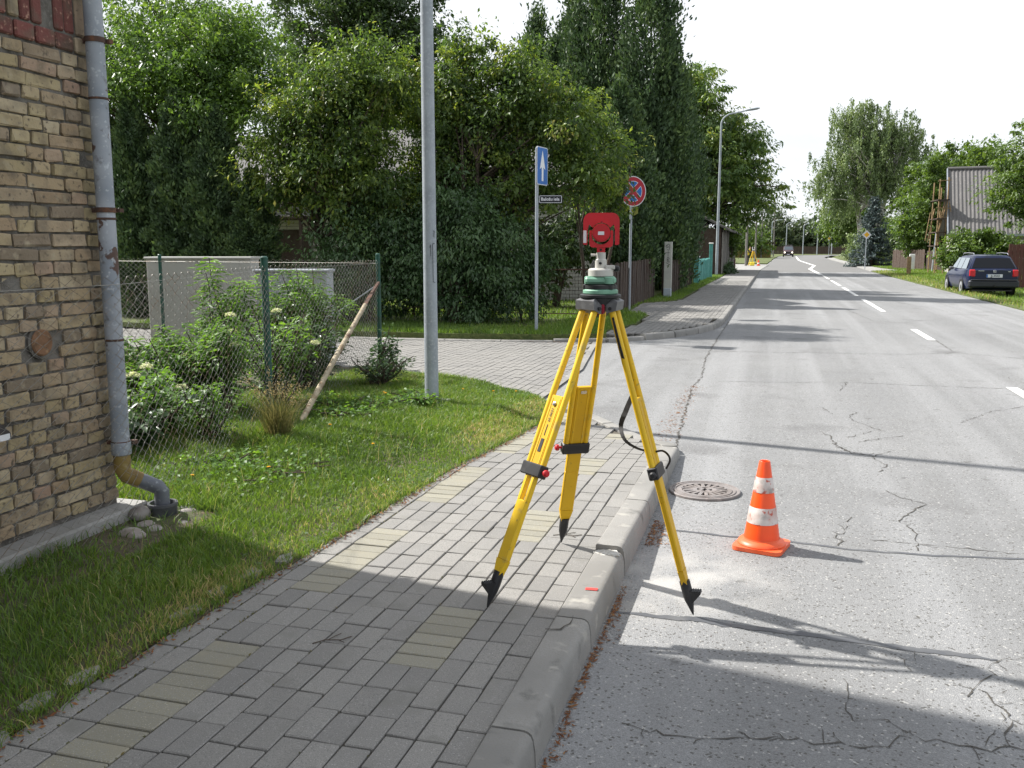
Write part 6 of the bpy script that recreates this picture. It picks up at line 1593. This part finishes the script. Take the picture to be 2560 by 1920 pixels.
for y in (1.6, 2.6): MB().box((0, y, 2.08), (1.3, .06, .16)).build('roof_bar', M['grey_cast'], v)

# ================================================================== PARKED ESTATE CAR
car = thing('estate_car', (7.56, 36.3, -.10), 'dark blue estate car parked on the grass with rear to camera', 'car', None, R(1))
#        y    bottom  half-width  belt z
lower = [(0.0, .34, .76, .94), (.08, .28, .82, .98), (.35, .25, .855, 1.0), (1.2, .24, .87, .96), (2.6, .24, .87, .93), (3.2, .24, .86, .90), (3.9, .24, .84, .82), (4.45, .26, .78, .72), (4.62, .34, .66, .60)]
def lp_(b, w_, t_): return [(.3, b), (w_ * .93, b + .02), (w_, b + .22), (w_ + .015, (b + t_) / 2 + .08), (w_ * .985, t_ - .07), (w_ * .93, t_), (.3, t_ + .015)]
sect([a[0] for a in lower], [lp_(a[1], a[2], a[3]) for a in lower]).build('body', M['carpaint'], car, smooth=True)
gh = [(.10, .97, .80, 1.0, .79), (.42, .97, .80, 1.44, .60), (.60, .97, .80, 1.475, .61), (1.6, .95, .81, 1.49, .62), (2.4, .93, .81, 1.46, .61), (2.75, .93, .81, 1.38, .62), (3.35, .90, .80, .93, .79)]
sect([a[0] for a in gh], [[(.3, a[1] - .05), (a[2], a[1] - .05), (a[2] - .01, a[1]), ((a[2] + a[4] * 2) / 3, a[1] + (a[3] - a[1]) * .7), (a[4], a[3] - .035), (a[4] - .10, a[3]), (.2, a[3] + .012)] for a in gh]).build('cabin', M['carpaint'], car, smooth=True)
# rear window follows the tailgate slope
def rear(u, z): # point on the sloping tailgate
    f = (z - 1.0) / (1.44 - 1.0); return (u * (.80 - .19 * f), .10 + .32 * f - .018, z)
MB().quad(rear(-.90, 1.03), rear(.90, 1.03), rear(.88, 1.38), rear(-.88, 1.38)).build('rear_window', M['glass'], car)
for s in (-1, 1):
    def sidep(y, z):
        t_ = (z - .96) / .5; return (s * (.822 - .19 * max(t_, 0) * .95), y, z)
    for (ya, yb, yc, yd) in ((.55, 1.35, 1.35, .72), (1.42, 2.18, 2.18, 1.42), (2.25, 3.02, 2.58, 2.25)):
        q = MB().quad(sidep(ya, .985), sidep(yb, .985), sidep(yc, 1.38), sidep(yd, 1.38)); q.build('side_window', M['glass_lt'], car)
    MB().box((s * .70, .035, .84), (.20, .10, .26), np.array(Matrix.Rotation(s * R(14), 3, 'Z')), ch=.03).build('tail_lamp', M['lamp_red'], car)
    MB().box((s * .90, 2.72, .98), (.17, .08, .11), ch=.03).build('mirror', M['grey_cast'], car)
    MB().tube([(s * .56, .62, 1.49), (s * .56, .70, 1.545), (s * .57, 1.6, 1.56), (s * .57, 2.3, 1.545), (s * .57, 2.4, 1.49)], .014, 6).build('roof_rail', M['chrome'], car)
    for y in (.92, 3.62):
        w_ = MB().lathe([(.20, -.09), (.30, -.095), (.315, -.06), (.315, .06), (.30, .095), (.20, .09)], 24, (s * .79, y, .315), np.array([[0, 0, 1], [0, 1, 0], [1, 0, 0]])).build('wheel', M['tyre'], car, smooth=True)
        MB().lathe([(.03, .085), (.20, .10), (.205, .07)], 20, (s * .79, y, .315), np.array([[0, 0, s], [0, 1, 0], [1, 0, 0]])).build('rim', M['rim'], w_)
        MB().lathe([(.33, .05), (.365, .088), (.345, .092), (.325, .085)], 24, (s * .79, y, .335), np.array([[0, 0, s], [0, 1, 0], [1, 0, 0]]), cap=False).build('wheel_arch', M['black'], car)
MB().box((0, -.03, .46), (1.66, .20, .26), ch=.05).build('bumper', mat('bumper_dark', (.022, .024, .032), .5), car)
MB().box((0, -.045, .605), (1.5, .18, .012)).build('bumper_edge', M['grey_cast'], car)
cp = MB().box((.02, -.022, .745), (.53, .012, .118), ch=.003).build('number_plate', M['sign_white'], car)
MB().box((-.222, -.030, .745), (.045, .006, .108)).build('plate_band', M['blue'], cp)
put_text('JJ-3502', .105, (.045, -.0305, .745), (1, 0, 0), (0, 0, 1), 'ink', cp)
em = MB().lathe([(.045, 0), (.052, .006), (.045, .012)], 20, (.02, -.012, .905), rotm('X', R(90)), cap=False).build('emblem', M['chrome'], car)
stv = MB()
for pts in ([(-.026, .030), (0, -.002), (.026, .030)], [(-.040, .012), (-.018, -.034), (0, .0), (.018, -.034), (.040, .012)]):
    for a, b in zip(pts, pts[1:]): stv.bar((a[0] + .02, -.022, a[1] + .905), (b[0] + .02, -.022, b[1] + .905), .008, .004, (0, 1, 0))
stv.build('emblem_letters', M['chrome'], em)
MB().box((-.42, -.008, .925), (.20, .012, .018)).build('badge', M['chrome'], car); MB().box((.50, -.008, .90), (.08, .012, .018)).build('badge', M['chrome'], car)
MB().tube([(.02, -.10, .36), (.02, -.16, .37), (.02, -.17, .44)], .02, 8).build('tow_hook', M['black'], car)
MB().box((0, .6, .22), (1.3, 1.0, .05)).build('underbody', M['black'], car)

# ================================================================== RIGHT SIDE: HOUSE, FENCES, POSTS
hr = thing('grey_roof_house', (12.42, 58.9, .05), 'house with big grey corrugated roof behind the parked car', 'house', None, R(-5))
W, D0 = 16, 6.4; EZ, RZ_ = 2.42, 6.35
MB().box((W / 2 - 2.3, D0 / 2, 1.3), (W, D0, 2.6)).build('wall', M['render_wall'], hr)
# corrugated slopes
for sgn in (1, -1):
    nx = 160; V = []; F = []
    for i in range(nx + 1):
        x = -2.75 + (W + .9) * i / nx; dz = .035 * (1 if i % 2 else -1)
        ya, yb = (-.45, D0 / 2) if sgn > 0 else (D0 + .45, D0 / 2)
        V += [(x, ya, EZ + dz - .1), (x, yb, RZ_ + dz)]
    for i in range(nx): F.append((2 * i, 2 * i + 2, 2 * i + 3, 2 * i + 1))
    MB().add(V, F).build('roof_slope', M['roof_sheet'], hr)
MB().tube([(-2.75, D0 / 2, RZ_ + .05), (W - 1.85, D0 / 2, RZ_ + .05)], .10, 8).build('ridge_cap', M['roof_sheet'], hr)
MB().box((W / 2 - 2.3, -.48, EZ - .10), (W + .9, .05, .14)).build('gutter', M['zinc'], hr)
MB().bar((-2.77, -.46, EZ - .04), (-2.77, D0 / 2, RZ_ + .03), .06, .16).build('verge_board', M['zinc'], hr)
MB().prism([(0, 2.5), (D0 / 2, RZ_ - .1), (D0, 2.5)], -2.3, -2.2, np.array([[0, 0, 1], [1, 0, 0], [0, 1, 0]])).build('gable', M['wood_grey'], hr)
for x in (1.6, 4.6, 8.5):
    wn = MB().box((x, -.012, 1.5), (1.0, .03, 1.0)).build('window', M['glass'], hr); f = MB()
    for dx_ in (-.5, .5): f.box((x + dx_, -.03, 1.5), (.09, .06, 1.09))
    for dz_ in (-.5, .5): f.box((x, -.028, 1.5 + dz_), (1.09, .06, .09))
    for k in range(6): f.box((x, -.026, 1.12 + .15 * k), (.95, .03, .03))
    f.build('window_frame', M['white'], wn)
sc = thing('wood_scaffold', (9.72, 59.7, .05), 'ramshackle wooden scaffold against the gable of the grey-roofed house', 'scaffold', None, R(4)); sc.scale = (.72, 1, 1)
for (x, y, h, tl) in ((-.75, 0, 5.6, .0), (-.75, 1.6, 5.5, .05), (-.1, .0, 5.7, 0), (-.1, 1.6, 5.2, 0)): MB().tube([(x, y, 0), (x + tl, y, h)], .05, 6).build('upright', M['wood_raw'], sc)
for z in (1.7, 2.5, 3.3, 4.4): MB().box((-.42, .8, z), (.9, 1.9, .06)).build('platform', M['wood_brown'], sc)
for (a, b) in (((-.8, 0, 3.0), (-.1, 0, 4.2)), ((-.8, 0, 4.0), (.1, 0, 2.9)), ((-.9, 0, 5.5), (.1, 0, 5.55)), ((-.75, 0, 2.2), (-.2, .1, 3.9)), ((-.6, .1, 2.7), (-.3, 0, 4.3)), ((0, -.1, 4.3), (.18, -.1, 3.7)), ((-.9, 0, 3.95), (.2, 0, 3.9)), ((-.8, 0, 2.0), (.3, 0, 1.95)), ((-1.5, .4, 2.0), (-1.2, .5, 3.7)), ((-1.3, .4, 1.9), (-.9, .5, 3.9))): MB().bar(a, b, .07, .05).build('brace', M['wood_raw'], sc)
panel_fence('board_fence', 'weathered brown fence behind the thin grey post on right verge', (8.7, 76.0), (10.3, 71.0), 1.45, 'wood_brown', .16, .05, 'right-hand fences')
panel_fence('board_fence', 'dark fence running toward the reddish fence by the car', (10.35, 70.8), (11.5, 63), 1.4, 'wood_brown', .18, .05, 'right-hand fences')
panel_fence('board_fence', 'reddish plank fence just left of the parked car', (7.75, 46.5), (9.0, 46.7), 1.35, 'wood_red', .14, .05, 'right-hand fences', .05)
panel_fence('board_fence', 'tall red-brown fence at the right edge behind the car', (9.1, 41.4), (18, 43.5), 1.75, 'wood_red', .15, .05, 'right-hand fences', .02)
t = thing('wood_post', (7.62, 58.6, .06), 'short stout wooden post on the right verge', 'post'); MB().box((0, 0, .53), (.22, .2, 1.06), ch=.015).build('post', M['wood_raw'], t); MB().box((0, 0, 1.07), (.16, .14, .03)).build('top', M['wood_grey'], t)
t = thing('meter_box', (9.35, 70.5, .05), 'small white meter box beside the wooden post', 'meter box'); MB().box((0, 0, .6), (.36, .2, 1.1), ch=.02).build('cabinet', M['white'], t); MB().box((.05, -.105, .75), (.2, .01, .3)).build('door', M['label'], t)
t = thing('thin_post', (9.95, 65.6, .05), 'thin leaning grey post before the dark fence', 'post'); MB().tube([(0, 0, 0), (.12, 0, 2.6)], .05, 8).build('shaft', M['galv'], t); MB().lathe([(.055, 0), (.055, .05)], 8, (.12, 0, 2.58)).build('cap', M['zinc'], t)
